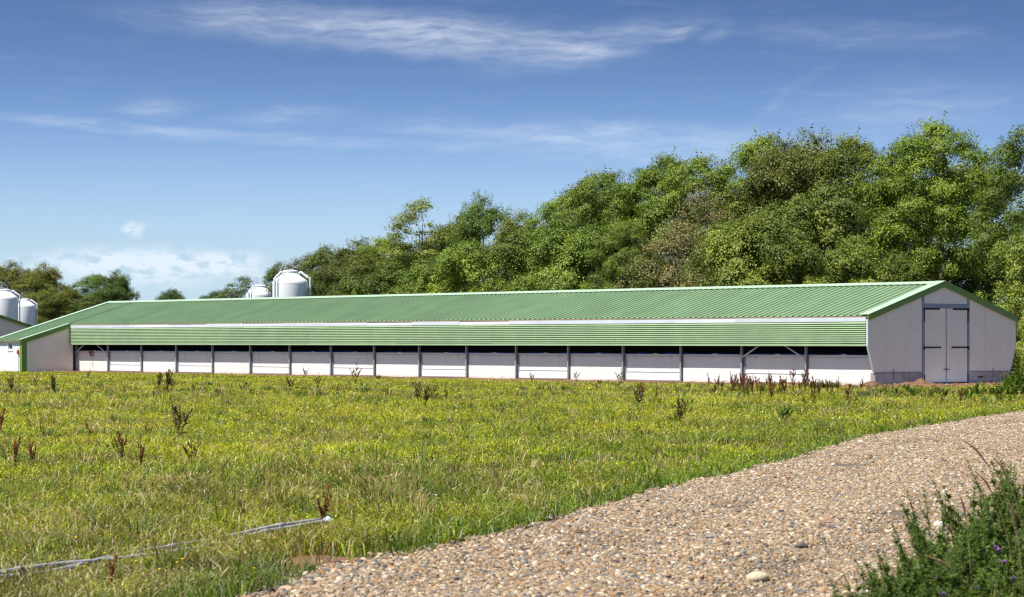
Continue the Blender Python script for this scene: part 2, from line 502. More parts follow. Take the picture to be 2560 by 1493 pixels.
def road_z(x, y):
    a, b2 = road_side(x, y); u = np.clip(a / np.maximum(a + b2, 1e-3), 0, 1)
    return 0.012 + 0.05 * np.sin(np.pi * u) ** 0.7

soil_m = pbr('red brown clay', (0.19, 0.105, 0.062), 0.95, vary=0.35, vscale=5, bump=0.8, bscale=18, spec=0.1)
def b2w(t, s, z=0.0):
    return Vector((BX + ct * t - st * s, BY + st * t + ct * s, z))
def w2b(x, y):
    dx = np.asarray(x) - BX; dy = np.asarray(y) - BY
    return dx * ct + dy * st, -dx * st + dy * ct
def soil_sheet(name, P, nu, nv, hfun):
    """P(u,v)->(t,s) in barn coordinates"""
    u = np.linspace(0, 1, nu); v = np.linspace(0, 1, nv); U, Vv = np.meshgrid(u, v, indexing='ij')
    T, Sx = P(U, Vv)
    X = BX + ct * T - st * Sx; Y = BY + st * T + ct * Sx
    Z = hfun(U, Vv, T, Sx)
    idx = np.arange(nu * nv).reshape(nu, nv)
    Fq = np.stack([idx[:-1, :-1], idx[1:, :-1], idx[1:, 1:], idx[:-1, 1:]], -1).reshape(-1, 4)
    return link(name, np_mesh(name, np.stack([X, Y, Z], -1).reshape(-1, 3), Fq, soil_m, smooth=True))
def strip_h(U, Vv, T, Sx):
    rag = np.sin(np.pi * Vv) ** 0.6
    hgt = 0.008 + 0.02 * vnoise(T, Sx, 0.9) + 0.03 * vnoise(T, Sx, 0.28) + 0.025 * vnoise(T, Sx, 0.13)
    return np.where(Vv > 0.98, 0.006, hgt * rag + 0.006) - 0.03 * (Vv < 0.02)
o = soil_sheet('soil_strip', lambda u, v: (-1.7 + 2.15 * v + 0.35 * np.sin(u * 37) * (1 - v), -0.2 + 59.2 * u), 700, 22, strip_h)
tag(o, kind='structure')
def apron_h(U, Vv, T, Sx):
    e = np.minimum(np.minimum(U, 1 - U) * 5, np.minimum(Vv, 1 - Vv) * 5).clip(0, 1)
    h = 0.01 + 0.05 * vnoise(T, Sx, 0.7) + 0.05 * vnoise(T, Sx, 0.2)
    for (mt, ms, mr, mh) in ((-0.6, -0.7, 0.55, 0.26), (2.3, -0.7, 0.4, 0.2), (1.2, -1.0, 0.5, 0.08), (-1.4, -0.2, 0.6, 0.14)):
        d = np.hypot(T - mt, Sx - ms) / mr
        h = h + mh * np.exp(-d * d * 1.6) * (0.7 + 0.6 * vnoise(T, Sx, 0.2))
    return h * e + 0.008 * e - 0.02 * (1 - e)
o = soil_sheet('bare_soil', lambda u, v: (-2.2 + 14.5 * u, -0.05 - (2.3 + 2.6 * u) * (1 - v) + 0.4 * np.sin(u * 19) * (1 - v)), 300, 110, apron_h)
tag(o, kind='structure')
# a bare patch where the meadow meets the road
cpt = ground(850, 1413)
pv = MB(); ring = []
for k in range(26):
    a = 2 * math.pi * k / 26; rr = 1 + 0.25 * math.sin(3 * a + 1) + 0.12 * math.sin(7 * a)
    ring.append((cpt.x + 0.55 * rr * math.cos(a), cpt.y + 0.75 * rr * math.sin(a), 0.006))
pv.add([(cpt.x, cpt.y, 0.045)] + ring, [(0, 1 + k, 1 + (k + 1) % 26) for k in range(26)])
tag(pv.build('soil_patch', soil_m, smooth=True), kind='structure')

# ------------------------------------------------------------------ the barn
W, HE, HR, BAY, NB = 9.0, 2.683, 4.01, 3.479, 17
L = BAY * NB            # 59.14: length of the open side
SL = (HR - HE) / (W / 2)
END = 62.15             # far end of the building (with the annex)
AD = 3.05               # how far the annex stands out
LNORM = math.hypot(1, SL)
def roof_z(t):          # top of the roof over the near slope
    return HR - SL * abs(t - W / 2)
ROOFT = 0.050           # thickness of the sandwich roof
OV = 0.10               # verge overhang at the gables

RIBP = 1.0 / 3.0
def rib_profile(width, pitch=RIBP, h=0.055, wb=0.072, wt=0.040):
    p = []; n = int(round(width / pitch))
    for i in range(n):
        c = (i + 0.5) * pitch
        p += [(c - pitch / 2 + (0.0 if i == 0 else 1e-4), 0), (c - wb / 2, 0), (c - wt / 2, h), (c + wt / 2, h), (c + wb / 2, 0)]
    p.append((width, 0))
    return p
def make_barn():
    barn = empty('poultry_barn', (BX, BY, 0), TH)
    tag(barn, 'long low poultry barn with green ribbed roof and corrugated green awning above white wall bays', 'barn')
    # --- roof: foam core, sheets one metre wide, flashings
    core = MB()
    zt = 0.012
    def core_poly(tl):
        return [(tl, roof_z(tl) - zt), (W / 2, HR - zt), (W + 0.06, roof_z(W + 0.06) - zt), (W + 0.06, roof_z(W + 0.06) - ROOFT), (W / 2, HR - ROOFT), (tl, roof_z(tl) - ROOFT)]
    core.prism(core_poly(-0.012), 'y', -OV + 0.02, L - 0.08)
    core.prism(core_poly(-AD - 0.12), 'y', L - 0.079, END + OV - 0.02)
    roof = core.build('roof', M['foam'], barn)
    d_near = Vector((-1, 0, -SL)).normalized(); n_near = Vector((-SL, 0, 1)).normalized()
    d_far = Vector((1, 0, -SL)).normalized(); n_far = Vector((SL, 0, 1)).normalized()
    near_len = (W / 2 + 0.02) * LNORM
    mb = MB(); mb.sheet(rib_profile(1.0), (0, 0, 0), (0, 1, 0), n_near, d_near, near_len)
    me_near = mb.mesh('roof_sheet', M['roof'])
    mb = MB(); mb.sheet(rib_profile(1.0), (0, 0, 0), (0, 1, 0), n_near, d_near, (W / 2 + AD + 0.135) * LNORM)
    me_ann = mb.mesh('roof_sheet', M['roof'])
    mb = MB(); mb.sheet(rib_profile(1.0), (0, 0, 0), (0, 1, 0), n_far, d_far, (W / 2 + 0.075) * LNORM)
    me_far = mb.mesh('roof_sheet', M['roof'])
    k = 0
    spans = [(-0.02 + i, 1.0, me_near) for i in range(59)] + [(58.98, L - 0.08 - 58.98, me_near)]
    spans += [(L - 0.08 + i, 1.0, me_ann) for i in range(3)] + [(L + 2.92, END + OV - L - 2.92, me_ann)]
    for y, wy, me_n in spans:
        for me_s, dx in ((me_n, -0.002), (me_far, 0.002)):
            o = link('roof_sheet', me_s, roof); o.location = (W / 2 + dx, y, HR + 0.002 + 0.002 * (k % 2)); o.scale.y = wy
        k += 1
    # ridge cap in 3 m lengths
    rc = MB(); cw = 0.34
    rc.prism([(W / 2 - cw, HR - SL * cw + 0.067), (W / 2, HR + 0.071), (W / 2 + cw, HR - SL * cw + 0.067), (W / 2 + cw, HR - SL * cw + 0.061), (W / 2, HR + 0.065), (W / 2 - cw, HR - SL * cw + 0.061)], 'y', 0, 2.995)
    rme = rc.mesh('ridge_cap', M['flash'])
    y = -OV + 0.02
    for i in range(21):
        o = link('ridge_cap', rme, roof); o.location = (0, y, 0.0015 * (i % 2))
        if y + 3 > END + OV: o.scale.y = (END + OV - y) / 2.995
        y += 3.0
        if y > END: break
    # verge flashing (pale, on the roof) and bargeboard (dark, on the gable) at both ends
    def verge(y0, y1, tl, tr, yb0, yb1):
        f = MB()
        f.prism([(tl, roof_z(tl) + 0.074), (W / 2, HR + 0.082), (tr, roof_z(tr) + 0.074), (tr, roof_z(tr) + 0.064), (W / 2, HR + 0.0725), (tl, roof_z(tl) + 0.064)], 'y', y0, y1)
        f.build('verge_flashing', M['flash'], roof)
        g = MB(); hh = 0.165
        g.prism([(tl, roof_z(tl) + 0.052), (W / 2, HR + 0.056), (tr, roof_z(tr) + 0.052), (tr, roof_z(tr) - hh), (W / 2, HR - hh + 0.004), (tl, roof_z(tl) - hh)], 'y', yb0, yb1)
        g.build('bargeboard', M['barge'], roof)
    verge(-OV - 0.02, 0.36, -0.05, W + 0.08, -OV - 0.022, -OV + 0.012)
    verge(END - 0.28, END + OV + 0.05, -AD - 0.14, W + 0.08, END + OV + 0.02, END + OV + 0.052)
    # annex verge (towards the camera side of the long wall)
    f = MB(); a0, a1 = -AD - 0.14, -0.06
    f.prism([(a0, roof_z(a0) + 0.074), (a1, roof_z(a1) + 0.074), (a1, roof_z(a1) + 0.064), (a0, roof_z(a0) + 0.064)], 'y', L - 0.14, L + 0.16)
    f.build('verge_flashing', M['flash'], roof)
    g = MB()
    g.prism([(a0, roof_z(a0) + 0.058), (a1, roof_z(a1) + 0.058), (a1, roof_z(a1) - 0.19), (a0, roof_z(a0) - 0.19)], 'y', L - 0.142, L - 0.105)
    g.build('bargeboard', M['barge'], roof)
    # --- fascia boards under the eave, one for each bay, not quite in line
    for i in range(NB):
        y0 = i * BAY + (0.06 if i == 0 else 0.004); y1 = (i + 1) * BAY - (0.1 if i == NB - 1 else 0.0)
        fb = MB(); dx = random.uniform(-0.016, -0.004); tl = random.uniform(-0.006, 0.03)
        z0, z1 = HE - 0.218, HE - 0.058
        fb.add([(-0.006 + dx, y0, z0), (-0.006 + dx, y1, z0), (0.0 + dx + tl, y1, z1), (0.0 + dx + tl, y0, z1),
                (0.06 + dx, y0, z0), (0.06 + dx, y1, z0), (0.06 + dx, y1, z1), (0.06 + dx, y0, z1)],
               [(0, 1, 2, 3), (7, 6, 5, 4), (0, 4, 5, 1), (2, 6, 7, 3), (0, 3, 7, 4), (1, 5, 6, 2)])
        fb.build('fascia_board', M['fascia'], barn)
    # --- corrugated awning, sheets two bays long, slightly lapped
    zt0, zb0 = HE - 0.222, 1.622
    npitch = 10; pit = (zt0 - 0.03 - zb0) / npitch
    prof = [(0.0, 0.0)]
    for i in range(npitch):
        a = 0.03 + i * pit
        prof += [(a, 0.0), (a + 0.42 * pit, 0.038), (a + 0.52 * pit, 0.040), (a + 0.54 * pit, 0.002), (a + 0.985 * pit, 0.0)]
    prof.append((zt0 - zb0, 0.0))
    ylist = [0.05] + [k * 2 * BAY + 1.2 for k in range(0, 9)] + [L - 0.02]
    for i in range(len(ylist) - 1):
        y0, y1 = ylist[i], ylist[i + 1] + 0.03
        if y1 - y0 < 0.2: continue
        y1 = min(y1, L - 0.02)
        a = MB(); x = 0.0 + 0.004 * (i % 2) + random.uniform(-0.004, 0.004)
        a.sheet(prof, (x, y0, zt0), (0, 0, -1), (-1, 0, 0), (0, 1, 0), y1 - y0)
        a.build('awning_sheet', M['awning'], barn)
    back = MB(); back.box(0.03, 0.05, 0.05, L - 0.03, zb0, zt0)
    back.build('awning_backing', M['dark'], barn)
    bt = MB(); bt.prism([(-0.014, 1.530), (-0.004, 1.530), (-0.004, 1.620), (0.03, 1.620), (0.03, 1.6235), (-0.014, 1.6235)], 'y', 0.05, L - 0.02)
    bt.build('awning_trim', M['awning'], barn)
    ec = MB(); ec.box(-0.028, 0.07, L - 0.018, L + 0.002, 1.55, HE - 0.09); ec.build('awning_end', M['barge'], barn)
    # --- near-black ceiling and inner walls: the opening's shade put into their colour
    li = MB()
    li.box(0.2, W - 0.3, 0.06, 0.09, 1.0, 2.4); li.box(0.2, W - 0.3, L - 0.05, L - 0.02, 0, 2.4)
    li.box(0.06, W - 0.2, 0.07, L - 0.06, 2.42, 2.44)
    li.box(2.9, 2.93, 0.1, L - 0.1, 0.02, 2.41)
    li.build('interior_shade_lining', M['dark'], barn)
    # --- wall bays
    WT = 0.49
    def ribbed_panel(y0, y1):
        pr = []; z = 0.03; stp = 0.054
        while z + stp <= 1.135:
            pr += [(z, 0), (z + stp * 0.80, 0), (z + stp * 0.85, -0.006), (z + stp * 0.95, -0.006)]
            z += stp
        pr.append((1.135, 0))
        b = MB(); b.sheet([(-0.05, 0)] + pr, (WT, y0, 0), (0, 0, 1), (-1, 0, 0), (0, 1, 0), y1 - y0)
        return b
    m_panel = ribbed_panel(0.0, BAY - 0.10).mesh('wall_panel', M['panel'])
    hat_frame = MB(); w = BAY - 0.1
    hat_frame.box(WT - 0.03, WT + 0.05, 0.0, 0.055, 0.02, 1.04)
    hat_frame_m = hat_frame.mesh('hatch_frame', M['frame'])
    m_low = MB().box(WT - 0.002, WT + 0.04, 0.06, w, 0.10, 0.425).mesh('hatch_board', M['hatch'])
    m_up = MB().box(WT + 0.018, WT + 0.06, 0.06, w, 0.445, 1.135).mesh('hatch_flap', M['panel'])
    m_bar = MB().box(WT - 0.018, WT + 0.03, 0.06, w, 0.422, 0.448).mesh('hatch_bar', M['rail'])
    m_sill = MB().box(WT - 0.012, WT + 0.03, 0.06, w, 0.055, 0.098).mesh('hatch_sill', M['steel'])
    m_foot = MB().box(WT, WT + 0.06, 0.0, w, -0.05, 0.06).mesh('hatch_footing', M['concrete'])
    m_rail = MB().box(WT - 0.02, WT + 0.07, 0.0, w, 1.137, 1.18).mesh('top_rail', M['rail'])
    m_clip = MB().box(WT - 0.03, WT + 0.02, -0.12, 0.12, 1.182, 1.212).mesh('rail_clip', M['rail'])
    m_hook = MB().box(WT - 0.05, WT + 0.02, -0.03, 0.03, 1.05, 1.10).tube([(WT - 0.035, 0, 1.05), (WT - 0.03, 0, 0.97)], 0.008, 6).mesh('pulley', M['rail'])
    m_cord = MB().tube([(WT - 0.03, 0, 1.05), (WT - 0.02, 0.005, 0.45)], 0.006, 5).mesh('cord', M['rail'])
    # H-section post, web across the wall
    p = MB(); p.box(0.36, 0.37, -0.034, 0.034, -0.05, 2.42); p.box(0.451, 0.461, -0.034, 0.034, -0.05, 2.42); p.box(0.371, 0.450, -0.005, 0.005, -0.05, 2.42)
    m_post = p.mesh('post', M['steel'])
    for i in range(NB + 1):
        y = i * BAY
        if i == 0: continue
        yy = y if i < NB else L - 0.10
        link('post', m_post, barn).location = (0, yy, 0)
    for i in range(NB):                       # i = 0 at the gable end; even bays are ribbed, odd bays are hatches
        y0 = i * BAY + 0.05
        if i % 2 == 0:
            link('wall_panel', m_panel, barn).location = (0, y0, 0)
        else:
            h = link('hatch', m_up, barn); h.location = (0, y0, 0)
            link('hatch_board', m_low, h)
            link('hatch_frame', hat_frame_m, h).location = (0, BAY - 0.16, 0)
            link('hatch_bar', m_bar, h); link('hatch_sill', m_sill, h); link('hatch_footing', m_foot, h)
            for q in (0.62, BAY - 0.72):
                link('pulley', m_hook, h).location = (0, q, 0)
                link('cord', m_cord, h).location = (0, q, 0)
        link('top_rail', m_rail, barn).location = (0, y0, 0)
        link('rail_clip', m_clip, barn).location = (0, y0 + BAY * 0.44, 0)
        # sagging wire under the rail
        wr = MB(); wr.tube([(WT - 0.045, y0 + (BAY - 0.1) * a, 1.115 - 0.035 * math.sin(math.pi * a)) for a in np.linspace(0, 1, 9)], 0.007, 5)
        wr.build('wire', M['frame'], barn)
        # blue curtain gathered at the foot of the opening
        cv = []; nseg = 14; ph = random.uniform(0, 6)
        for k in range(nseg + 1):
            yk = y0 - 0.05 + BAY * k / nseg
            hk = 0.055 + 0.03 * math.sin(k * 0.9 + ph) + random.uniform(0, 0.02)
            cv.append((yk, hk))
        cu = MB(); vs = []
        for j, (dx, f) in enumerate(((0.56, 0.0), (0.545, 0.5), (0.575, 0.85), (0.63, 1.0), (0.66, 0.4))):
            vs += [(dx, yk, 1.165 + hk * f) for yk, hk in cv]
        m = nseg + 1
        cu.add(vs, [(j * m + k, j * m + k + 1, (j + 1) * m + k + 1, (j + 1) * m + k) for j in range(4) for k in range(nseg)])
        cu.build('curtain', M['blue'], barn, smooth=True)
    for yb in (BAY, L - BAY):                 # braced bays
        for sgn, ya in ((1, yb + 0.06), (-1, yb + BAY - 0.06)):
            br = MB(); br.beam((0.345, ya, 1.06), (0.30, ya + sgn * 1.15, 1.62), 0.045, 0.045)
            br.build('brace', M['rail'], barn)
    # --- near gable
    WB, ZB, ZK = 0.35, 0.53, 1.55
    G0 = -0.055
    def gable_profile(ta, tb, zlo):
        """micro-ribbed panel between ta and tb (outline cut to the gable)"""
        vs, fs = [], []
        def edges(t):
            lo = zlo
            if t < WB: lo = ZB + (ZK - ZB) * (WB - t) / WB
            if t > W - WB: lo = ZB + (ZK - ZB) * (t - (W - WB)) / WB
            return lo, roof_z(t) - 0.05
        t = ta; k = 0; cols = []
        stp = 0.1
        while t < tb - 1e-6:
            for q, dep in ((0, 0), (0.80, 0), (0.86, 0.006), (0.94, 0.006)):
                tt = min(t + stp * q, tb); cols.append((tt, dep))
            t += stp
        cols.append((tb, 0))
        for tt, dep in cols:
            lo, hi = edges(tt)
            vs += [(tt, G0 + dep, lo), (tt, G0 + dep, hi)]
        fs = [(2 * i, 2 * i + 2, 2 * i + 3, 2 * i + 1) for i in range(len(cols) - 1)]
        return MB().add(vs, fs)
    # door opening in t from the photograph: frame 3.27 .. 5.99
    DL, DR = 3.22, 5.98
    HEAD = 3.02
    for k, (ta, tb) in enumerate(((0.0, 1.06), (1.065, 2.14), (2.145, DL - 0.06), (DR + 0.06, 7.0), (7.005, 8.0), (8.005, W))):
        gable_profile(ta, tb, ZB).build('gable_panel', M['gable'], barn)
    gable_profile(DL + 0.06, DR - 0.06, HEAD + 0.16).build('gable_panel', M['gable'], barn)
    gb = MB(); gb.prism([(0.02, ZK), (WB + 0.02, ZB + 0.01), (W - WB - 0.02, ZB + 0.01), (W - 0.02, ZK), (W - 0.02, HE - 0.1), (W / 2, HR - 0.1), (0.02, HE - 0.1)], 'y', G0 + 0.008, 0.05)
    gb.build('gable_core', M['dark'], barn)
    for t0, t1, t2 in ((-0.012, WB - 0.012, 1), (W + 0.012, W - WB + 0.012, -1)):
        et = MB(); et.beam((t0, G0 + 0.04, HE - 0.12), (t0, G0 + 0.04, ZK), 0.10, 0.02, (1, 0, 0))
        et.beam((t0, G0 + 0.04, ZK - 0.002), (t1, G0 + 0.04, ZB), 0.10, 0.02, (1, 0, 0))
        et.build('edge_trim', M['fascia'], barn)
    dr = MB(); dr.box(WB - 0.02, DL - 0.06, G0 - 0.03, G0 + 0.0, ZB - 0.025, ZB - 0.004); dr.box(DR + 0.06, W - WB + 0.02, G0 - 0.03, G0, ZB - 0.025, ZB - 0.004)
    dr.build('drip_flashing', M['frame'], barn)
    # block plinth
    pl = MB(); pl.box(DR + 0.06, W - WB - 0.03, G0 + 0.02, 0.16, -0.1, ZB - 0.03)
    pl2 = pl.build('plinth', M['mortar'], barn)
    pl = MB(); pl.box(WB + 0.03, DL - 0.06, G0 + 0.02, 0.16, -0.1, ZB - 0.03)
    plo = pl.build('plinth', M['mortar'], barn)
    bw, bh = 0.40, 0.18
    def blk(t0, t1, r, par):
        z0 = -0.06 + r * (bh + 0.012)
        dy = random.uniform(-0.003, 0.003)
        MB().box(t0, t1, G0 + 0.004 + dy, G0 + 0.04, z0, min(z0 + bh, ZB - 0.032)).build('block', M['block'], par)
    for r in range(4):
        for (ta, tb, par) in ((2.05, DL - 0.07, plo), (DR + 0.07, W - WB - 0.04, pl2)):
            t = ta - (0.2 if r % 2 else 0.0)
            while t < tb - 0.03:
                t0, t1 = max(t, ta), min(t + bw, tb)
                if t1 - t0 > 0.04: blk(t0, t1, r, par)
                t += bw + 0.012
    rp = MB(); pts = [(WB + 0.04, -0.06)]
    for k in range(9): pts.append((2.045 + random.uniform(-0.05, 0.05) * (0 < k < 8), -0.06 + k * (ZB + 0.025) / 8))
    pts.append((WB + 0.04, ZB - 0.035)); rp.prism(pts, 'y', G0 - 0.004, G0 + 0.03)
    rp.build('render_patch', M['render'], plo)
    vb = MB(); vb.box(6.62, 6.92, G0 - 0.002, G0 + 0.004, 0.27, 0.335); vb.build('vent_brick', M['dark'], pl2)
    for tt, z0, z1 in ((1.45, 0.22, 0.66), (7.55, 0.3, 0.64)):
        an = MB(); an.box(tt - 0.012, tt + 0.012, G0 - 0.03, G0 - 0.008, z0, z1); an.build('anchor_bar', M['frame'], barn)
    # door: frame posts to the roof, header, two leaves
    fr = MB()
    fr.box(DL - 0.055, DL + 0.055, G0 - 0.03, G0 + 0.02, 0, roof_z(DL) - 0.09)
    fr.box(DR - 0.055, DR + 0.055, G0 - 0.03, G0 + 0.02, 0, roof_z(DR) - 0.09)
    fr.box(DL + 0.056, DR - 0.056, G0 - 0.028, G0 + 0.02, HEAD, HEAD + 0.15)
    fr.build('door_frame', M['frame'], barn)
    mid = (DL + DR) / 2
    for sgn, (a, c) in ((1, (DL + 0.085, mid - 0.025)), (-1, (mid + 0.025, DR - 0.085))):
        lf = MB(); t = a; cols = []
        while t < c - 1e-6:
            for q, dep in ((0, 0), (0.82, 0), (0.88, 0.005), (0.94, 0.005)): cols.append((min(t + 0.1 * q, c), dep))
            t += 0.1
        cols.append((c, 0)); vs = []
        for tt, dep in cols: vs += [(tt, G0 - 0.02 + dep, 0.06), (tt, G0 - 0.02 + dep, HEAD - 0.015)]
        lf.add(vs, [(2 * i, 2 * i + 2, 2 * i + 3, 2 * i + 1) for i in range(len(cols) - 1)])
        lf.box(a, c, G0 - 0.012, G0 + 0.02, 0.061, HEAD - 0.016)
        leaf = lf.build('door_leaf', M['gable'], barn)
        h0 = a - 0.03 if sgn > 0 else c + 0.03
        for z, ln in ((HEAD - 0.045, 0.92), (1.475, 1.0)):
            hg = MB(); x0, x1 = sorted((h0, h0 + sgn * ln)); hg.box(x0, x1, G0 - 0.036, G0 - 0.022, z - 0.03, z + 0.03)
            hg.tube([(h0 - sgn * 0.03, G0 - 0.05, z - 0.09), (h0 - sgn * 0.03, G0 - 0.05, z + 0.05)], 0.028, 8)
            hg.build('hinge', M['black'], leaf)
        for z0, z1 in ((0.10, 0.42), (HEAD - 0.55, HEAD - 0.1)):
            hg = MB(); hg.box(*sorted((h0 - sgn * 0.035, h0 + sgn * 0.012)), G0 - 0.045, G0 - 0.024, z0, z1); hg.build('hinge', M['black'], leaf)
        hx0 = (c - 0.14, c - 0.01) if sgn > 0 else (a + 0.02, a + 0.15)
        hd = MB(); hd.box(hx0[0], hx0[1], G0 - 0.06, G0 - 0.04, 0.60, 0.625); hd.box((hx0[1] if sgn > 0 else hx0[0]) - 0.012, (hx0[1] if sgn > 0 else hx0[0]) + 0.012, G0 - 0.062, G0 - 0.021, 0.595, 0.63)
        hd.build('handle', M['black'], leaf)
        bs = MB(); bs.box(a, c, G0 - 0.03, G0 - 0.0205, 0.062, 0.11); bs.build('bottom_seal', M['black'], leaf)
    cs = MB(); cs.box(mid - 0.022, mid + 0.022, G0 - 0.03, G0 + 0.0, 0.02, HEAD - 0.004); cs.build('closing_strip', M['frame'], barn)
    sl = MB(); sl.box(DL - 0.2, DR + 0.55, -1.0, G0 - 0.032, -0.05, 0.05); sl.build('door_slab', M['concrete'], barn)
    # --- far side and far end, plain
    fw = MB(); fw.box(W - 0.34, W - 0.28, 0.06, END, -0.05, roof_z(W - 0.3) - 0.11); fw.build('far_wall', M['gable'], barn)
    fe = MB(); fe.prism([(-AD + 0.03, 0), (W - 0.3, 0), (W - 0.3, roof_z(W - 0.3) - 0.1), (W / 2, HR - 0.1), (-AD + 0.03, roof_z(-AD + 0.03) - 0.1)], 'y', END - 0.06, END)
    fe.build('end_wall', M['gable'], barn)
    # --- annex: wall facing along the ridge, front wall, trims
    pv = []; t = -AD + 0.12
    while t < 0.62:
        for q, dep in ((0, 0), (0.8, 0), (0.86, 0.006), (0.94, 0.006)): pv.append((min(t + 0.1 * q, 0.62), dep))
        t += 0.1
    pv.append((0.62, 0)); vs = []
    AY = L - 0.035
    for tt, dep in pv: vs += [(tt, AY + dep, -0.02), (tt, AY + dep, roof_z(tt) - 0.08)]
    MB().add(vs, [(2 * i, 2 * i + 2, 2 * i + 3, 2 * i + 1) for i in range(len(pv) - 1)]).build('annex_wall', M['gable'], barn)
    aw = MB(); zf = roof_z(-AD) - 0.08
    wy0, wy1, wz0, wz1 = L + 0.98, L + 1.58, 1.16, 1.66
    FX = -AD + 0.02
    aw.box(FX, FX + 0.06, L + 0.03, wy0, -0.02, zf); aw.box(FX, FX + 0.06, wy1, END - 0.062, -0.02, zf)
    aw.box(FX, FX + 0.06, wy0 + 0.001, wy1 - 0.001, -0.02, wz0); aw.box(FX, FX + 0.06, wy0 + 0.001, wy1 - 0.001, wz1, zf)
    aw.build('annex_front', M['panel'], barn)
    tr = MB(); tr.box(-AD - 0.012, -AD + 0.30, L - 0.055, L - 0.036, -0.02, roof_z(-AD) - 0.12); tr.box(-AD - 0.012, -AD + 0.019, L - 0.036, L + 0.20, -0.02, roof_z(-AD) - 0.12)
    tr.build('corner_trim', M['barge'], barn)
    wf = MB(); q = 0.06
    wf.box(FX - 0.03, FX + 0.05, wy0, wy0 + q, wz0, wz1); wf.box(FX - 0.03, FX + 0.05, wy1 - q, wy1, wz0, wz1)
    wf.box(FX - 0.03, FX + 0.05, wy0 + q, wy1 - q, wz0, wz0 + q); wf.box(FX - 0.03, FX + 0.05, wy0 + q, wy1 - q, wz1 - q, wz1)
    win = wf.build('window', M['white'], barn)
    ss = MB(); ti = 0.16
    y0, y1, z0, z1 = wy0 + q + .01, wy1 - q - .01, wz0 + q + .01, wz1 - q - .01
    for (ya, yb, za, zb) in ((y0, y0 + .05, 0, z1 - z0), (y1 - .05, y1, 0, z1 - z0), (y0 + .05, y1 - .05, 0, .05), (y0 + .05, y1 - .05, z1 - z0 - .05, z1 - z0)):
        ss.add([(FX + 0.03 + z * ti + dx, y, z0 + z) for dx in (0, 0.03) for z in (za, zb) for y in (ya, yb)],
               [(0, 1, 3, 2), (5, 4, 6, 7), (0, 4, 5, 1), (1, 5, 7, 3), (3, 7, 6, 2), (2, 6, 4, 0)])
    ss.build('sash', M['white'], win)
    gl = MB(); gl.add([(FX + 0.045, y0 + .05, z0 + .05), (FX + 0.045, y1 - .05, z0 + .05), (FX + 0.045 + (z1 - z0 - .1) * ti, y1 - .05, z1 - .05), (FX + 0.045 + (z1 - z0 - .1) * ti, y0 + .05, z1 - .05)], [(0, 1, 2, 3)])
    gl.build('pane', M['glass'], win)
    ib = MB(); ib.box(FX + 0.5, FX + 0.53, wy0 - 0.5, wy1 + 0.5, 0.6, 1.9); ib.build('room_shade_lining', M['dark'], barn)  # near-black sheet behind the window: the room's shade put into its colour
    return barn, FX
barn, ANX = make_barn()

# wall-mounted devices
al = empty('alarm_box', b2w(ANX, L + 0.36), TH)
tag(al, 'red alarm box with conduit on the annex wall beside the green corner trim', 'alarm')
MB().box(-0.09, -0.002, -0.07, 0.07, 1.0, 1.2).prism([(-0.085, 1.2), (-0.03, 1.2), (-0.05, 1.24)], 'y', -0.05, 0.05).build('housing', M['red'], al)
MB().box(-0.03, -0.002, -0.012, 0.012, 0.05, 0.999).box(-0.035, -0.0021, -0.02, 0.02, 1.21, 1.34).build('conduit', M['rail'], al)
sr = empty('warning_lamp', b2w(0.48, L - 1.72), TH)
tag(sr, 'round red warning lamp on a grey box in the wall bay beside the annex', 'lamp')
MB().box(-0.10, -0.002, -0.17, 0.10, 0.86, 1.08).build('box', M['steel'], sr)
MB().tube([(-0.105, 0.05, 1.12), (-0.16, 0.05, 1.12), (-0.20, 0.05, 1.12)], [0.12, 0.125, 0.06], 16).build('lens', M['red'], sr)
MB().box(-0.115, -0.101, -0.02, 0.10, 0.90, 1.02).build('cover', M['black'], sr)
MB().tube([(-0.03, -0.02, 0.86), (-0.04, 0.0, 0.6), (-0.03, -0.06, 0.35), (-0.02, -0.07, 0.25)], 0.009, 6).build('cable', M['frame'], sr)

# ------------------------------------------------------------------ the second barn
def far_barn():
    p = at_depth(83, 817.5, 160.0)
    ox, oy = p.x - W * ct, p.y - W * st
    o = empty('barn', (ox, oy, 0), TH)
    tag(o, 'second barn with beige gable and dark green bargeboard, behind the annex and before the silos', 'barn')
    MB().prism([(0, -0.05), (W, -0.05), (W, HE - 0.1), (W / 2, HR - 0.1), (0, HE - 0.1)], 'y', 0, 45).build('wall', M['gable'], o)
    rf = MB().prism([(-0.1, HE - 0.05), (W / 2, HR - 0.02), (W + 0.1, HE - 0.05), (W + 0.1, HE - 0.09), (W / 2, HR - 0.08), (-0.1, HE - 0.09)], 'y', -OV, 45.2).build('roof', M['foam'], o)
    mb = MB(); n_far = Vector((SL, 0, 1)).normalized(); d_far = Vector((1, 0, -SL)).normalized()
    mb.sheet(rib_profile(1.0), (0, 0, 0), (0, 1, 0), n_far, d_far, (W / 2 + 0.1) * LNORM); m1 = mb.mesh('roof_sheet', M['roof'])
    mb = MB(); mb.sheet(rib_profile(1.0), (0, 0, 0), (0, 1, 0), Vector((-SL, 0, 1)).normalized(), Vector((-1, 0, -SL)).normalized(), (W / 2 + 0.1) * LNORM); m2 = mb.mesh('roof_sheet', M['roof'])
    for k in range(45):
        link('roof_sheet', m1, rf).location = (W / 2, k, HR + 0.002 * (k % 2)); link('roof_sheet', m2, rf).location = (W / 2, k, HR + 0.002 * (k % 2))
    MB().prism([(-0.1, HE + 0.02), (W / 2, HR + 0.05), (W + 0.1, HE + 0.02), (W + 0.1, HE - 0.17), (W / 2, HR - 0.15), (-0.1, HE - 0.17)], 'y', -OV - 0.04, -OV - 0.001).build('bargeboard', M['barge'], o)
    return o
far_barn()

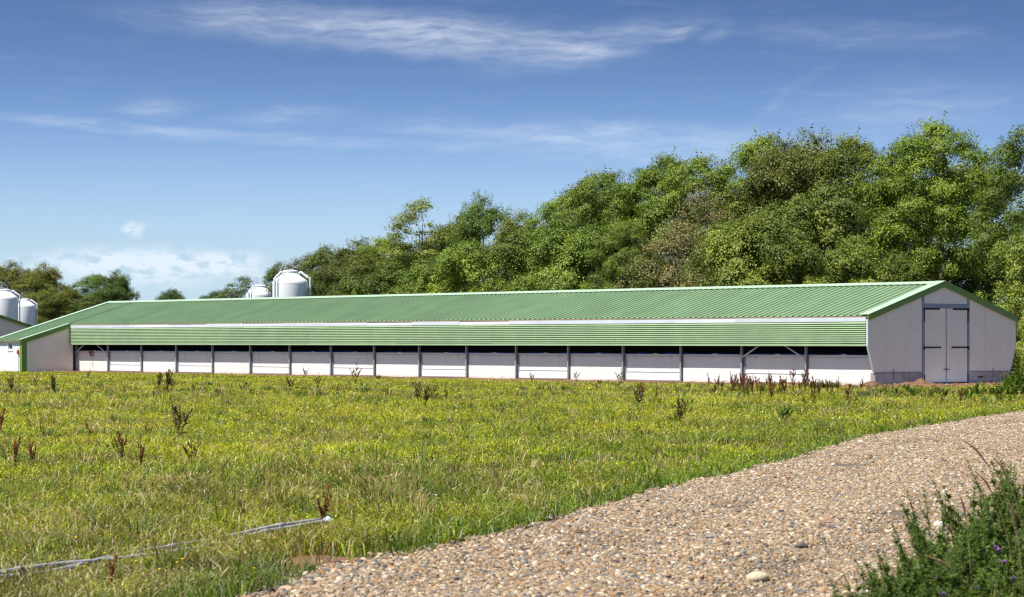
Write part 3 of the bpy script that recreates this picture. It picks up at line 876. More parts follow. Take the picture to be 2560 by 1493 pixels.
# ------------------------------------------------------------------ silos
def make_silo():
    s = empty('feed_silo')
    Rr = 1.05
    MB().lathe([(0.22, 0.75), (Rr, 2.05), (Rr, 5.02), (Rr - 0.004, 5.12)], 48).build('body', M['silo'], s, smooth=True)
    MB().lathe([(Rr + 0.004, 5.10), (Rr - 0.01, 5.24), (Rr - 0.10, 5.33), (Rr - 0.34, 5.50), (0.50, 5.68), (0.42, 5.76), (0.42, 5.80)], 48).build('dome', M['silo'], s, smooth=True)
    MB().lathe([(0.40, 5.78), (0.455, 5.79), (0.46, 5.85), (0.40, 5.90), (0.2, 5.93), (0.001, 5.935)], 32).build('lid', M['wpipe'], s, smooth=True)
    for k in range(4):
        a = math.pi / 4 + k * math.pi / 2
        MB().tube([(1.0 * math.cos(a), 1.0 * math.sin(a), 0), (1.0 * math.cos(a), 1.0 * math.sin(a), 2.2)], 0.05, 8).build('leg', M['rail'], s)
    # fill pipes: left one climbs to the lid, the right one bends over the shoulder
    def pipe(name, mat, pts, r):
        pts = [Vector(p) for p in pts]; c = smooth_curve([tuple(p) for p in pts], 6)
        MB().tube([tuple(q) for q in c], r, 10).build(name, mat, s, smooth=True)
    pipe('fill_pipe', M['pipe'], [(-0.93, -0.62, 0.4), (-0.93, -0.62, 3.0), (-0.93, -0.62, 5.2), (-0.90, -0.60, 5.42), (-0.62, -0.42, 5.72), (-0.50, -0.34, 5.80), (-0.40, -0.25, 5.76)], 0.055)
    pipe('vent_pipe', M['wpipe'], [(-0.76, -0.80, 1.2), (-0.76, -0.80, 3.0), (-0.76, -0.80, 5.12), (-0.70, -0.72, 5.36), (-0.46, -0.46, 5.66), (-0.40, -0.36, 5.70)], 0.04)
    pipe('return_pipe', M['pipe'], [(1.17, -0.20, 0.4), (1.17, -0.20, 3.0), (1.17, -0.20, 5.20), (1.16, -0.20, 5.40), (1.02, -0.17, 5.50)], 0.055)
    pipe('elbow_pipe', M['wpipe'], [(1.06, -0.18, 5.475), (0.85, -0.14, 5.62), (0.68, -0.11, 5.76), (0.58, -0.09, 5.77), (0.50, -0.08, 5.68)], 0.065)
    for sx, sy in ((1.05, -0.2), (-0.86, -0.56)):
        MB().box(sx - 0.08, sx + 0.1, sy - 0.03, sy + 0.03, 4.85, 4.98).build('pipe_bracket', M['rail'], s)
    # ladder and its hoops over the lid
    ld = MB()
    for dx in (-0.16, 0.16):
        ld.tube([(-0.35 + dx * 0.4, 0.95 + dx, 1.0), (-0.35 + dx * 0.4, 0.95 + dx, 4.6), (-0.55 + dx, -0.2, 5.6), (-0.28 + dx * 0.3, -0.2, 6.5)], 0.016, 6)
    ld.tube([(-0.28, -0.2, 6.5), (-0.16, -0.2, 5.85)], 0.016, 6)
    ld.tube([(-0.28, 0.0, 6.45), (-0.05, 0, 6.40), (0.14, 0, 6.25), (0.2, 0, 6.05), (0.16, 0, 5.9)], 0.013, 6)
    ld.tube([(-0.4, -0.1, 6.05), (-0.15, -0.1, 6.05), (0.15, -0.1, 5.92)], 0.013, 6)
    ld.build('ladder', M['rail'], s)
    return s
silo0 = make_silo()
silo_spots = [(725.7, 674.6, 'white feed silo rising behind the ridge, with grey stains on its side', 0.0),
              (650.5, 712.0, 'white feed silo partly hidden by the stained silo behind the ridge', 0.1),
              (12.0, 722.3, 'taller looking white feed silo behind the second barn gable', 0.0),
              (62.6, 746.6, 'smaller looking white feed silo above the second barn bargeboard', -0.05)]
for i, (px, py, lab, rz) in enumerate(silo_spots):
    o = silo0 if i == 0 else copy_tree(silo0)
    Z = (5.935 - EYE) * F / (HOR - py)
    o.location = ((px - 1280) / F * Z, Z, 0); o.rotation_euler = (0, 0, math.atan2(-(px - 1280), F) + rz)
    tag(o, lab, 'silo', 'white feed silos')
# stained shell for the nearest silo
stm = M['silo'].copy(); stm.name = 'stained silo shell'
n, l = stm.node_tree.nodes, stm.node_tree.links; b = n['Principled BSDF']
src = b.inputs['Base Color'].links[0].from_socket
tc = n.new('ShaderNodeTexCoord'); mp = n.new('ShaderNodeMapping'); mp.inputs['Scale'].default_value = (2.2, 2.2, 0.9); l.new(tc.outputs['Object'], mp.inputs[0])
nz = n.new('ShaderNodeTexNoise'); nz.inputs['Scale'].default_value = 2.6; nz.inputs['Detail'].default_value = 8; l.new(mp.outputs[0], nz.inputs['Vector'])
sx = n.new('ShaderNodeSeparateXYZ'); l.new(tc.outputs['Object'], sx.inputs[0])
m1 = n.new('ShaderNodeMapRange'); l.new(sx.outputs[0], m1.inputs[0]); m1.inputs[1].default_value = 0.1; m1.inputs[2].default_value = 0.85
m2 = n.new('ShaderNodeMapRange'); l.new(sx.outputs[2], m2.inputs[0]); m2.inputs[1].default_value = 5.1; m2.inputs[2].default_value = 4.3
m3 = n.new('ShaderNodeMapRange'); l.new(nz.outputs['Fac'], m3.inputs[0]); m3.inputs[1].default_value = 0.40; m3.inputs[2].default_value = 0.62
q1 = n.new('ShaderNodeMath'); q1.operation = 'MULTIPLY'; l.new(m1.outputs[0], q1.inputs[0]); l.new(m2.outputs[0], q1.inputs[1])
q2 = n.new('ShaderNodeMath'); q2.operation = 'MULTIPLY'; l.new(q1.outputs[0], q2.inputs[0]); l.new(m3.outputs[0], q2.inputs[1])
q3 = n.new('ShaderNodeMath'); q3.operation = 'MULTIPLY'; l.new(q2.outputs[0], q3.inputs[0]); q3.inputs[1].default_value = 0.75
mx = n.new('ShaderNodeMix'); mx.data_type = 'RGBA'; l.new(q3.outputs[0], mx.inputs[0]); l.new(src, mx.inputs[6]); mx.inputs[7].default_value = (0.24, 0.24, 0.28, 1)
l.new(mx.outputs[2], b.inputs['Base Color'])
for ch in silo0.children:
    if ch.name.startswith('body'):
        ch.data = ch.data.copy(); ch.data.materials[0] = stm

# ------------------------------------------------------------------ trees
def tree_meshes(seed, H, Rx, base, ncl, nleaf, leaf, clr, airy, cols, shape=0.55, trunk_r=0.2, flat=0.62):
    """returns (trunk mesh, crown mesh). base = height where the crown starts"""
    r = np.random.default_rng(seed)
    # trunk axis with bends
    tz = np.linspace(0, H * 0.82, 8)
    bend = np.cumsum(r.normal(0, 0.035 * H / 8 * 2, (8, 2)), 0); bend -= bend[0]
    axis = np.concatenate([bend, tz[:, None]], 1)
    mb = MB()
    mb.tube([tuple(p) for p in axis], list(np.linspace(trunk_r, 0.03, 8)), 7)
    # cluster centres
    C = []
    lob = r.uniform(0.72, 1.15, 7); lph = r.uniform(0, 6.28)
    while len(C) < ncl:
        a = r.uniform(0, 2 * np.pi); q = r.uniform(0, 1)
        zz = base + (H - base) * q
        env = (math.sin(math.pi * min(1, (q * 0.86 + 0.14))) ** shape)
        k = ((a + lph) / (2 * np.pi) * 7) % 7; i0 = int(k); fr = k - i0
        env *= lob[i0] * (1 - fr) + lob[(i0 + 1) % 7] * fr
        rad = Rx * env * (r.uniform(0.12 + 0.25 * airy, 1) ** (0.42))
        ax = np.array([np.interp(zz, tz, axis[:, 0]), np.interp(zz, tz, axis[:, 1])])
        c = np.array([ax[0] + rad * math.cos(a), ax[1] + rad * math.sin(a), zz])
        C.append(c)
    C = np.array(C); C = C[np.argsort(np.linalg.norm(C[:, :2], axis=1) + 0.2 * C[:, 2])]
    # branches: each cluster joins the skeleton at its nearest point that lies lower and further in
    nodes = [p for p in axis[1:]]; nr = list(np.linspace(trunk_r, 0.03, 8)[1:])
    for c in C:
        N = np.array(nodes)
        d = np.linalg.norm(N - c, axis=1) + 2.2 * np.maximum(0, N[:, 2] - (c[2] - 0.35))
        j = int(np.argmin(d)); p = N[j]; rr = min(nr[j] * 0.78, 0.12)
        rr = max(rr, 0.022)
        m = (p + c) / 2 + r.normal(0, 0.12, 3) * np.linalg.norm(c - p) * 0.6 + np.array([0, 0, -0.05])
        mb.tube([tuple(p), tuple((p + m) / 2 + r.normal(0, .03, 3)), tuple(m), tuple(c)], [rr, rr * .85, rr * .7, rr * .4], 5, cap=False)
        nodes += [m, c]; nr += [rr * .7, rr * .5]
        for q in range(2):
            e = c + r.normal(0, 0.33, 3) * clr + np.array([0, 0, 0.15 * clr])
            mb.tube([tuple(c), tuple((c + e) / 2 + r.normal(0, .06, 3)), tuple(e)], [max(rr * .4, .011), .01, .006], 4, cap=False)
    tm = mb.mesh('trunk', M['bark'], smooth=True)
    # leaves on the upper and outer shell of each clump, clumps kept apart so that shade falls between them
    per = nleaf // ncl
    P, Nn, CI = [], [], []
    mid_c = np.array([0, 0, base + (H - base) * .3])
    for i, c in enumerate(C):
        cs = clr * r.uniform(0.55, 1.2)
        m = int(per * min(1.6, (cs / clr) ** 1.5 + 0.15))
        outd = (c - mid_c); outd /= np.linalg.norm(outd) + 1e-6
        d = r.normal(0, 1, (m, 3)) + outd * 0.7 + np.array([0, 0, 0.55]); d /= np.linalg.norm(d, axis=1)[:, None]
        lump = 1 + 0.30 * np.sin(d @ r.normal(0, 3.2, 3) + r.uniform(0, 6)) + 0.30 * np.sin(d @ r.normal(0, 6.5, 3) + r.uniform(0, 6))
        rad = cs * lump * (1 - np.abs(r.normal(0, 0.16 + 0.07 * airy, m)))
        p = c + d * rad[:, None] * np.array([1, 1, flat]) + r.normal(0, 0.06, (m, 3))
        # a few long sprays break the outline
        ns = 4; sd = r.normal(0, 1, (ns, 3)) + outd + np.array([0, 0, .4]); sd /= np.linalg.norm(sd, axis=1)[:, None]
        k = r.random(m) < 0.05; ki = r.integers(0, ns, m)
        p[k] = c + sd[ki[k]] * (cs * r.uniform(0.5, 1.2, (k.sum(), 1))) + r.normal(0, 0.06, (k.sum(), 3))
        P.append(p)
        nn = d * 0.9 + np.array([0, 0, 0.35]) + r.normal(0, 0.45, (m, 3))
        Nn.append(nn / np.linalg.norm(nn, axis=1)[:, None])
        CI.append(np.full(m, i))
    P = np.concatenate(P); Nn = np.concatenate(Nn); CI = np.concatenate(CI); n = len(P)
    tdir = np.cross(Nn, r.normal(0, 1, (n, 3))); tdir /= np.linalg.norm(tdir, axis=1)[:, None]
    bd = np.cross(Nn, tdir)
    ln = leaf * r.uniform(0.6, 1.35, n)[:, None]; wd = ln * r.uniform(0.4, 0.62, n)[:, None]
    V = np.stack([P - tdir * ln * .5, P + bd * wd * .5 + tdir * ln * .05, P + tdir * ln * .5 - Nn * ln * .12, P - bd * wd * .5 + tdir * ln * .05], 1).reshape(-1, 3)
    Fq = np.arange(4 * n).reshape(n, 4)
    cols = np.array(cols)
    w = r.random((len(C), 1)); base_c = cols[0] * (1 - w) + cols[1] * w
    lc = base_c[CI] * r.uniform(0.84, 1.16, (n, 1))
    odd = r.random(n) < 0.015
    lc[odd] = cols[2]
    return tm, np_mesh('crown', V, Fq, M_leaf, np.repeat(lc, 4, 0))
LOC = [(0.095, 0.150, 0.014), (0.190, 0.250, 0.024), (0.24, 0.22, 0.04)]
OAK = [(0.095, 0.128, 0.019), (0.200, 0.235, 0.038), (0.23, 0.18, 0.06)]
PALE = [(0.125, 0.172, 0.024), (0.285, 0.335, 0.054), (0.28, 0.23, 0.08)]
DRY = [(0.24, 0.19, 0.08), (0.19, 0.20, 0.06), (0.32, 0.15, 0.07)]
TREES = dict(
    locust=tree_meshes(11, 12.5, 3.5, 5.0, 88, 78000, 0.124, 1.0, 1.0, LOC, 0.48, 0.24, 0.55),
    oak=tree_meshes(37, 11.5, 3.6, 3.0, 86, 82000, 0.130, 1.06, 0.3, OAK, 0.55, 0.26, 0.72),
    pale=tree_meshes(53, 8.0, 3.0, 0.5, 86, 74000, 0.124, 0.94, 0.2, PALE, 0.55, 0.16, 0.78),
    airy=tree_meshes(67, 11.0, 3.0, 3.2, 80, 24000, 0.118, 0.78, 1.0, OAK, 0.55, 0.2, 0.55),
    dry=tree_meshes(71, 8.5, 2.6, 1.6, 85, 13000, 0.105, 0.8, 1.0, DRY, 0.6, 0.15, 0.7),
)
TREES['locust_b'] = TREES['locust']; TREES['oak_b'] = TREES['oak']
TREEH = dict(locust=12.9, locust_b=12.9, oak=12.0, oak_b=12.0, pale=8.5, airy=11.4, dry=8.9)
TLAB = dict(
    locust=('locust_tree', 'tall feathery green locust tree in the wood behind the barn'),
    locust_b=('locust_tree', 'tall narrow locust tree with layered foliage in the wood behind the barn'),
    oak=('oak_tree', 'broad olive green oak in the wood behind the barn'),
    oak_b=('oak_tree', 'rounded olive green oak in the wood behind the barn'),
    pale=('willow_tree', 'low pale green bushy tree at the front edge of the wood'),
    airy=('ash_tree', 'thin airy tree with sky showing through its crown'),
    dry=('dead_tree', 'half dead tree with bare twigs and reddish brown leaves'),
)
def put_tree(kind, px, top, Z, rz, wide=1.0, tint=(1, 1, 1), label=None, group=None):
    if kind.endswith('_b'): wide *= 0.92; rz += 2.3
    h = EYE + (HOR - top) / F * Z
    s = h / TREEH[kind]
    nm, lab = TLAB[kind]
    o = empty(nm, ((px - 1280) / F * Z, Z, 0), rz)
    o.scale = (s * wide, s * wide, s)
    link('trunk', TREES[kind][0], o)
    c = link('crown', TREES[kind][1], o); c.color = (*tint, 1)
    tag(o, label or lab, 'tree', group or ('trees of the wood behind the barn: ' + kind.split('_')[0]))
    return o
tree_list = [
    # back row, right to left
    ('locust', 2550, 322, 119, 0.3, 0.85, (0.95, 0.98, 1.0)), ('locust', 2350, 312, 123, 1.9, 1.0, (1, 1, 1)), ('locust_b', 2255, 352, 127, 4.0, 1.05, (1.0, 1.0, .9)),
    ('locust', 2150, 350, 129, 2.6, 1.0, (1.05, 1.0, .9)), ('oak', 2060, 345, 131, 0.9, 1.0, (1.05, 1.0, 1.0)), ('oak_b', 1975, 358, 127, 5.1, 1.0, (1.1, 1.0, 1.0)),
    ('locust_b', 1890, 352, 131, 3.1, 1.0, (1, 1, 1)), ('locust', 1760, 402, 130, 4.4, 1.0, (1, 1, 1)), ('locust_b', 1690, 396, 134, 0.4, 1.0, (.95, 1, 1)),
    ('locust', 1610, 432, 132, 1.2, 1.05, (.95, 1, 1)), ('locust_b', 1530, 440, 136, 2.2, 1.1, (1.05, 1.05, .9)), ('oak', 1465, 446, 138, 3.3, 0.95, (1.1, 1.1, 1)),
    ('locust', 1390, 500, 138, 5.5, 1.0, (1.0, 1.05, 1)), ('oak_b', 1300, 540, 140, 0.2, 1.0, (1.25, 1.2, 1)), ('oak', 1215, 497, 146, 1.4, 0.8, (0.9, 1.1, 1.0)),
    ('oak_b', 1150, 545, 150, 2.9, 1.0, (1.2, 1.25, 1)), ('airy', 1055, 497, 150, 0.7, 1.15, (1.15, 1.1, 1.0)), ('locust', 960, 600, 158, 2.0, 1.2, (1.05, 1.05, .9)),
    ('oak', 885, 605, 160, 4.6, 1.25, (0.95, 0.9, .9)), ('oak_b', 800, 622, 165, 1.1, 1.25, (.9, .9, .9)), ('oak', 740, 655, 172, 2.5, 1.0, (.85, .85, .9)),
    # far second row that closes the gaps
    ('oak', 2470, 400, 140, 1.0, 1.3, (.9, .9, .9)), ('oak_b', 2200, 430, 144, 2.0, 1.3, (.9, .9, .9)), ('oak', 1930, 440, 146, 3.0, 1.3, (.9, .9, .9)),
    ('oak_b', 1560, 520, 150, 4.0, 1.3, (.9, .9, .9)), ('oak', 1350, 575, 156, 5.0, 1.3, (.9, .9, .9)), ('oak_b', 1090, 600, 166, 0.5, 1.3, (.9, .9, .9)),
    # lower front row
    ('pale', 2240, 640, 121, 0.5, 0.9, (.9, .95, .9)), ('pale', 2070, 470, 120, 1.5, 1.0, (1, 1, 1)), ('pale', 1930, 520, 118, 2.5, 1.0, (1, 1, 1)), ('pale', 1985, 590, 116, 0.1, 0.95, (1.1, 1.1, 1)),
    ('pale', 1825, 560, 120, 3.5, 1.0, (1, 1, 1)), ('dry', 1700, 545, 119, 4.5, 1.1, (1, 1, 1)), ('dry', 1760, 470, 124, 1.2, 1.0, (1, 1, 1)), ('pale', 1400, 560, 128, 5.5, 1.0, (.9, 1.0, .8)),
    ('pale', 1290, 590, 132, 0.8, 1.1, (1, 1.05, .8)), ('pale', 1170, 610, 138, 1.8, 1.1, (.95, 1.02, .8)), ('pale', 1480, 570, 126, 2.8, 1.0, (.85, .95, .8)), ('locust_b', 1545, 560, 124, 3.7, 0.9, (1, 1, .9)),
    ('pale', 1075, 650, 142, 3.9, 1.1, (.85, .95, .8)), ('pale', 980, 665, 148, 4.9, 1.1, (.75, .85, .75)), ('pale', 2135, 600, 117, 5.9, 0.9, (1.05, 1.05, 1)), ('pale', 2310, 690, 124, 3.0, 0.9, (.85, .95, .9)),
    ('pale', 2440, 640, 128, 4.0, 1.0, (.7, .85, .9)),
    ('oak', 930, 640, 152, 0.6, 1.15, (.85, .85, .8)), ('oak_b', 850, 655, 156, 3.6, 1.2, (.8, .82, .8)), ('pale', 795, 680, 160, 2.2, 1.1, (.55, .62, .6)), ('pale', 890, 690, 150, 4.2, 1.1, (.6, .66, .6)),
    ('oak', 1020, 620, 154, 1.6, 1.1, (.95, 1.0, .8)),
    ('locust', 2720, 330, 118, 1.1, 1.0, (1, 1, 1)), ('oak', 2860, 350, 116, 2.1, 1.1, (1, 1, 1)), ('oak', 3010, 340, 114, 3.1, 1.1, (1, 1, .9)), ('pale', 2790, 560, 108, 0.3, 1.0, (1, 1, 1)), ('pale', 2950, 560, 104, 1.3, 1.0, (1, 1, 1)),
]
POST_X = [188, 267, 350, 436, 527, 621, 720, 823, 932, 1046, 1166, 1289, 1421, 1558, 1703, 1853, 2012, 2180]
ORD = ['first', 'second', 'third', 'fourth', 'fifth', 'sixth', 'seventh', 'eighth', 'ninth', 'tenth', 'eleventh', 'twelfth', 'thirteenth', 'fourteenth', 'fifteenth', 'sixteenth', 'seventeenth']
LOOK = dict(locust='feathery green locust', locust_b='layered narrow locust', oak='broad olive oak', oak_b='rounded olive oak', pale='low pale bushy tree', airy='thin airy see-through tree', dry='half dead brown tree')
used_labels = set()
for i, a in enumerate(tree_list):
    px = a[1]
    if px > 2600: where = 'standing past the gable end of the barn'
    elif px > 2420: where = 'behind the far half of the gable'
    elif px > 2300: where = 'behind the gable door'
    elif px >= 2180: where = 'behind the near half of the gable'
    else:
        nbay = 17 - sum(px >= q for q in POST_X) + 1
        where = 'behind the roof at the %s wall bay from the gable' % ORD[nbay - 1]
    lab = LOOK[a[0]] + ' ' + where
    if lab in used_labels: lab = 'tallest ' + lab if a[2] < 360 else 'lower ' + lab
    used_labels.add(lab)
    a = list(a); sh = (0.80, 1.12, 0.94, 1.2, 0.86)[(i * 3) % 5]; a[5] *= (0.9 if i < 21 else 1.0)
    a[6] = tuple(q * sh for q in a[6])        # trees differ in how dark their leaves are
    put_tree(*a, label=lab)
put_tree('pale', 2560, 590, 106, 1.0, 0.9, (1.2, 1.2, 1.0), 'pale yellow green bushy tree beside the gable end of the long barn', 'bushes beside the gable')
put_tree('pale', 2600, 720, 99, 2.2, 0.7, (1.3, 1.3, 1.0), 'low pale bush against the far corner of the gable', 'bushes beside the gable')
G2 = 'trees far beyond the silos'
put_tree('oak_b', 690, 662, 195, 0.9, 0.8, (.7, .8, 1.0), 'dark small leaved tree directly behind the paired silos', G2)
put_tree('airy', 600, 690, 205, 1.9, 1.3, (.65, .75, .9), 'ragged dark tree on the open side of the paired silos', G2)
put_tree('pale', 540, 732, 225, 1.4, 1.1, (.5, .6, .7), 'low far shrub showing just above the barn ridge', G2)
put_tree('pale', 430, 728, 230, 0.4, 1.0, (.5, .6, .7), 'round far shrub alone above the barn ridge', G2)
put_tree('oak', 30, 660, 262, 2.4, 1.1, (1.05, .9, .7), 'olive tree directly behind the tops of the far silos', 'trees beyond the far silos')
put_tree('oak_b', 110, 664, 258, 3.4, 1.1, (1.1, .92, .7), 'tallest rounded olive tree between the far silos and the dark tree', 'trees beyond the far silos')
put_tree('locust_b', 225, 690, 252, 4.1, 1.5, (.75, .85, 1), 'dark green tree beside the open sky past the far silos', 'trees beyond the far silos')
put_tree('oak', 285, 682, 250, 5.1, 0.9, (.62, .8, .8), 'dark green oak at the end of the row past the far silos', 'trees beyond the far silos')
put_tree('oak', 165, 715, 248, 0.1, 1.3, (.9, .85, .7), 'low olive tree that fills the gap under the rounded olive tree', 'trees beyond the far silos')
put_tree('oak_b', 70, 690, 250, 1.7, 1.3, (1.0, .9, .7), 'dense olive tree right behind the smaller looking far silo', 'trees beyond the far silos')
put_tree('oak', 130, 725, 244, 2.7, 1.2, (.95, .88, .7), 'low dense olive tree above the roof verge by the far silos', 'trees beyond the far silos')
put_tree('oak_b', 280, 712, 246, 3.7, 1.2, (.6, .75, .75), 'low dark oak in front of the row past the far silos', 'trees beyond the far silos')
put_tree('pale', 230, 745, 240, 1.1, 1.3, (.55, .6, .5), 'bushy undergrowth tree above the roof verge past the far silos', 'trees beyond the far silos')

# ------------------------------------------------------------------ grass
def blades(name, n_total, zr, D, bits, seed, far):
    r = np.random.default_rng(seed)
    z0, z1 = zr
    zz = np.linspace(z0, z1, 400); half = 0.2133 * zz * 1.04 + 3.2
    pdf = D(zz) * 2 * half; cdf = np.cumsum(pdf); cdf /= cdf[-1]
    Y = np.interp(r.random(n_total), cdf, zz)
    X = (r.random(n_total) * 2 - 1) * (0.2133 * Y * 1.04 + 3.2)
    # gather into tufts
    a, b2 = road_side(X, Y)
    jag = 0.22 * (vnoise(X, Y, 0.5) - 0.35) + 0.10 * (vnoise(X, Y, 0.16) - 0.5)
    edge = np.where((a + b2) > 0, np.minimum(a, b2), -1)
    keep = (edge < jag)
    t, s = w2b(X, Y)
    bare = vnoise(X, Y, 0.8)
    inb = (t > -0.55 - 0.9 * bare) & (t < W + 0.4) & (s > -0.2) & (s < L)
    inb |= (t > -AD + 0.0) & (t < W + 1) & (s >= L - 0.1) & (s < END + 1)
    inap = (s <= -0.2) & (s > -1.2 - 0.28 * np.clip(t + 2, 0, 12) - 0.9 * bare) & (t > -1.6 - bare) & (t < W + 3)
    inap &= r.random(n_total) < np.where((t > 3.0) & (t < 7) & (s < -2.4), 0.75, 0.93)
    dpatch = np.hypot((X - cpt.x) / 0.55, (Y - cpt.y) / 0.8)
    keep &= ~inb & ~inap & ~((dpatch < 1.0) & (r.random(n_total) < 0.93)) & (s < END + 6) & (t < 13)
    X, Y, edge, t, s = X[keep], Y[keep], edge[keep], t[keep], s[keep]; n = len(X)
    big = vnoise(X, Y, 3.2); mid = vnoise(X, Y, 1.1); sm = vnoise(X, Y, 0.35)
    tuft = np.clip((vnoise(X, Y, 0.55) - 0.55) * 4, 0, 1) * np.clip((vnoise(X + 9, Y, 2.0) - 0.3) * 2.5, 0, 1)
    h = (0.040 + 0.07 * mid + 0.07 * sm * big + 0.11 * tuft) * r.uniform(0.45, 1.45, n)
    h *= np.where(Y < 24, 1.05, 1.0)
    nearb = (t > -6) & (s > -6)
    h = np.where(nearb, h * 0.6, h)
    h *= np.clip(0.55 + (Y < 70) * .45 + 0.2 * big, 0.4, 1.1)
    near_edge = np.clip(1 - np.abs(edge - 0.0) / 0.7, 0, 1) * (edge > -0.9)
    h *= 1 + 0.12 * near_edge
    # clear a little over the pipes so that they show
    dp = pipe_dist(X, Y); cover = np.clip((vnoise(X + 5, Y * 0.5, 0.42) - 0.43) * 5 * (X > -3.1), 0, 1)
    lim = np.where(dp < 0.12, .05, .085 + .05 * r.random(n) ** 2) + 0.10 * cover
    h = np.where(dp < 0.5, np.minimum(h, lim), h)
    w = (0.0042 + 0.00024 * Y) * r.uniform(0.7, 1.5, n)
    ang = r.uniform(0, 2 * np.pi, n); lean = r.uniform(0.1, 1.5, n) * h
    dx, dy = np.cos(ang) * lean, np.sin(ang) * lean
    wa = r.uniform(0, 2 * np.pi, n); wx, wy = np.cos(wa) * w / 2, np.sin(wa) * w / 2
    z = np.zeros(n)
    # colours: fresh green, yellow green, straw; drier towards the road, greener on its very edge
    g1 = np.array((0.140, 0.210, 0.015)); g2 = np.array((0.430, 0.435, 0.018)); g3 = np.array((0.50, 0.385, 0.150)); g4 = np.array((0.095, 0.150, 0.016)); g5 = np.array((0.26, 0.135, 0.05))
    k = np.clip(0.05 + 0.95 * (big - .2) + 0.7 * (mid - .5) - 0.45 * tuft + np.clip((Y - 26) / 60, 0, .5) + r.normal(0, .25, n), 0, 1)[:, None]
    c = g1 * (1 - k) + g2 * k
    pd = np.clip(0.07 + 0.55 * (vnoise(X, Y, 2.3) - 0.45) + 0.3 * (vnoise(X, Y, 0.6) - .5) + 0.22 * np.clip((34 - Y) / 14, 0, 1), 0.02, 0.55)
    dry = r.random(n) < pd
    c[dry] = g3 * r.uniform(0.65, 1.1, (dry.sum(), 1))
    br = r.random(n) < 0.035 + 0.16 * (vnoise(X, Y, 1.7) > 0.66) + 0.05 * (Y < 24)
    c[br] = g5
    eg = r.random(n) < 0.85 * near_edge
    c[eg] = g4 * 0.6 + g1 * 0.55
    frt = np.clip((30 - Y) / 12, 0, 1)[:, None]
    c *= 1.22 - frt * np.array((0.36, 0.30, 0.20))
    c *= r.uniform(0.42, 1.4, (n, 1)) * (0.78 + 0.5 * vnoise(X + 31, Y, 0.9) + 0.4 * (vnoise(X, Y + 17, 0.3) - .5))[:, None]
    h = np.where(dry, h * 1.15, h)
    if bits:
        sz = (0.0055 + 0.00024 * Y) * r.uniform(0.6, 1.7, n); zc = h * r.uniform(0.1, 1.0, n)
        Pc = np.stack([X, Y, zc], 1)
        d1 = r.normal(0, 1, (n, 3)); d1[:, 2] *= 0.7; d1 /= np.linalg.norm(d1, axis=1)[:, None]
        d2 = np.cross(d1, r.normal(0, 1, (n, 3))); d2 /= np.linalg.norm(d2, axis=1)[:, None]
        sz = sz[:, None]
        V = np.stack([Pc - d1 * sz, Pc + d2 * sz * .55, Pc + d1 * sz, Pc - d2 * sz * .55], 1).reshape(-1, 3)
        Fc = [np.arange(4 * n).reshape(n, 4)]; rep = 4
    elif far:
        V = np.stack([np.stack([X - wx, Y - wy, z - 0.01], 1), np.stack([X + wx, Y + wy, z - 0.01], 1), np.stack([X + dx, Y + dy, h], 1)], 1).reshape(-1, 3)
        Fc = [np.arange(3 * n).reshape(n, 3)]; rep = 3
    else:
        m = 0.52
        V = np.stack([np.stack([X - wx, Y - wy, z - 0.01], 1), np.stack([X + wx, Y + wy, z - 0.01], 1),
                      np.stack([X + dx * .3 - wx * .8, Y + dy * .3 - wy * .8, h * (m + .12)], 1), np.stack([X + dx * .3 + wx * .8, Y + dy * .3 + wy * .8, h * (m + .12)], 1),
                      np.stack([X + dx, Y + dy, h * r.uniform(.78, 1.0, n)], 1)], 1).reshape(-1, 3)
        b0 = np.arange(n)[:, None] * 5
        Fc = [b0 + np.array([[0, 1, 3, 2]]), b0 + np.array([[2, 3, 4]])]; rep = 5
    o = link(name, np_mesh(name, V, Fc, M_grass, np.repeat(c, rep, 0)))
    return o
pipe_px = [[(0, 1436), (119, 1417), (246, 1402), (377, 1384), (555, 1354), (655, 1329), (740, 1317), (812, 1306)],
           [(0, 1446), (131, 1427), (298, 1384), (476, 1354), (571, 1340), (690, 1318), (800, 1303)]]
pipes = [[ground(x, y, 0.06) for x, y in p] for p in pipe_px]
for p in pipes: p.insert(0, p[0] + (p[0] - p[1]) * 0.8)
def pipe_dist(X, Y):
    best = np.full(np.shape(X), 99.0)
    for p in pipes:
        for a, b2 in zip(p[:-1], p[1:]):
            d = np.array((b2.x - a.x, b2.y - a.y)); L2 = d @ d
            tt = np.clip(((X - a.x) * d[0] + (Y - a.y) * d[1]) / L2, 0, 1)
            best = np.minimum(best, np.hypot(X - a.x - tt * d[0], Y - a.y - tt * d[1]))
    return best
g = blades('grass', 350000, (13.5, 40), lambda z: (15 / z) ** 1.25, False, 5, False)
tag(g, 'short sunlit meadow grass, green and straw coloured', 'grass', kind='stuff')
g = blades('meadow_leaves', 440000, (13.5, 60), lambda z: (15 / z) ** 1.2, True, 15, False)
tag(g, 'small leaves and clover that fill the near meadow', 'plants', kind='stuff')
g = blades('grass', 450000, (38, 150), lambda z: (15 / z) ** 1.1, False, 6, True)
tag(g, 'distant yellow green meadow grass below the barn', 'grass', kind='stuff')
g = blades('meadow_leaves', 220000, (55, 150), lambda z: (15 / z) ** 1.1, True, 16, False)
tag(g, 'small leaves that fill the distant meadow below the barn', 'plants', kind='stuff')

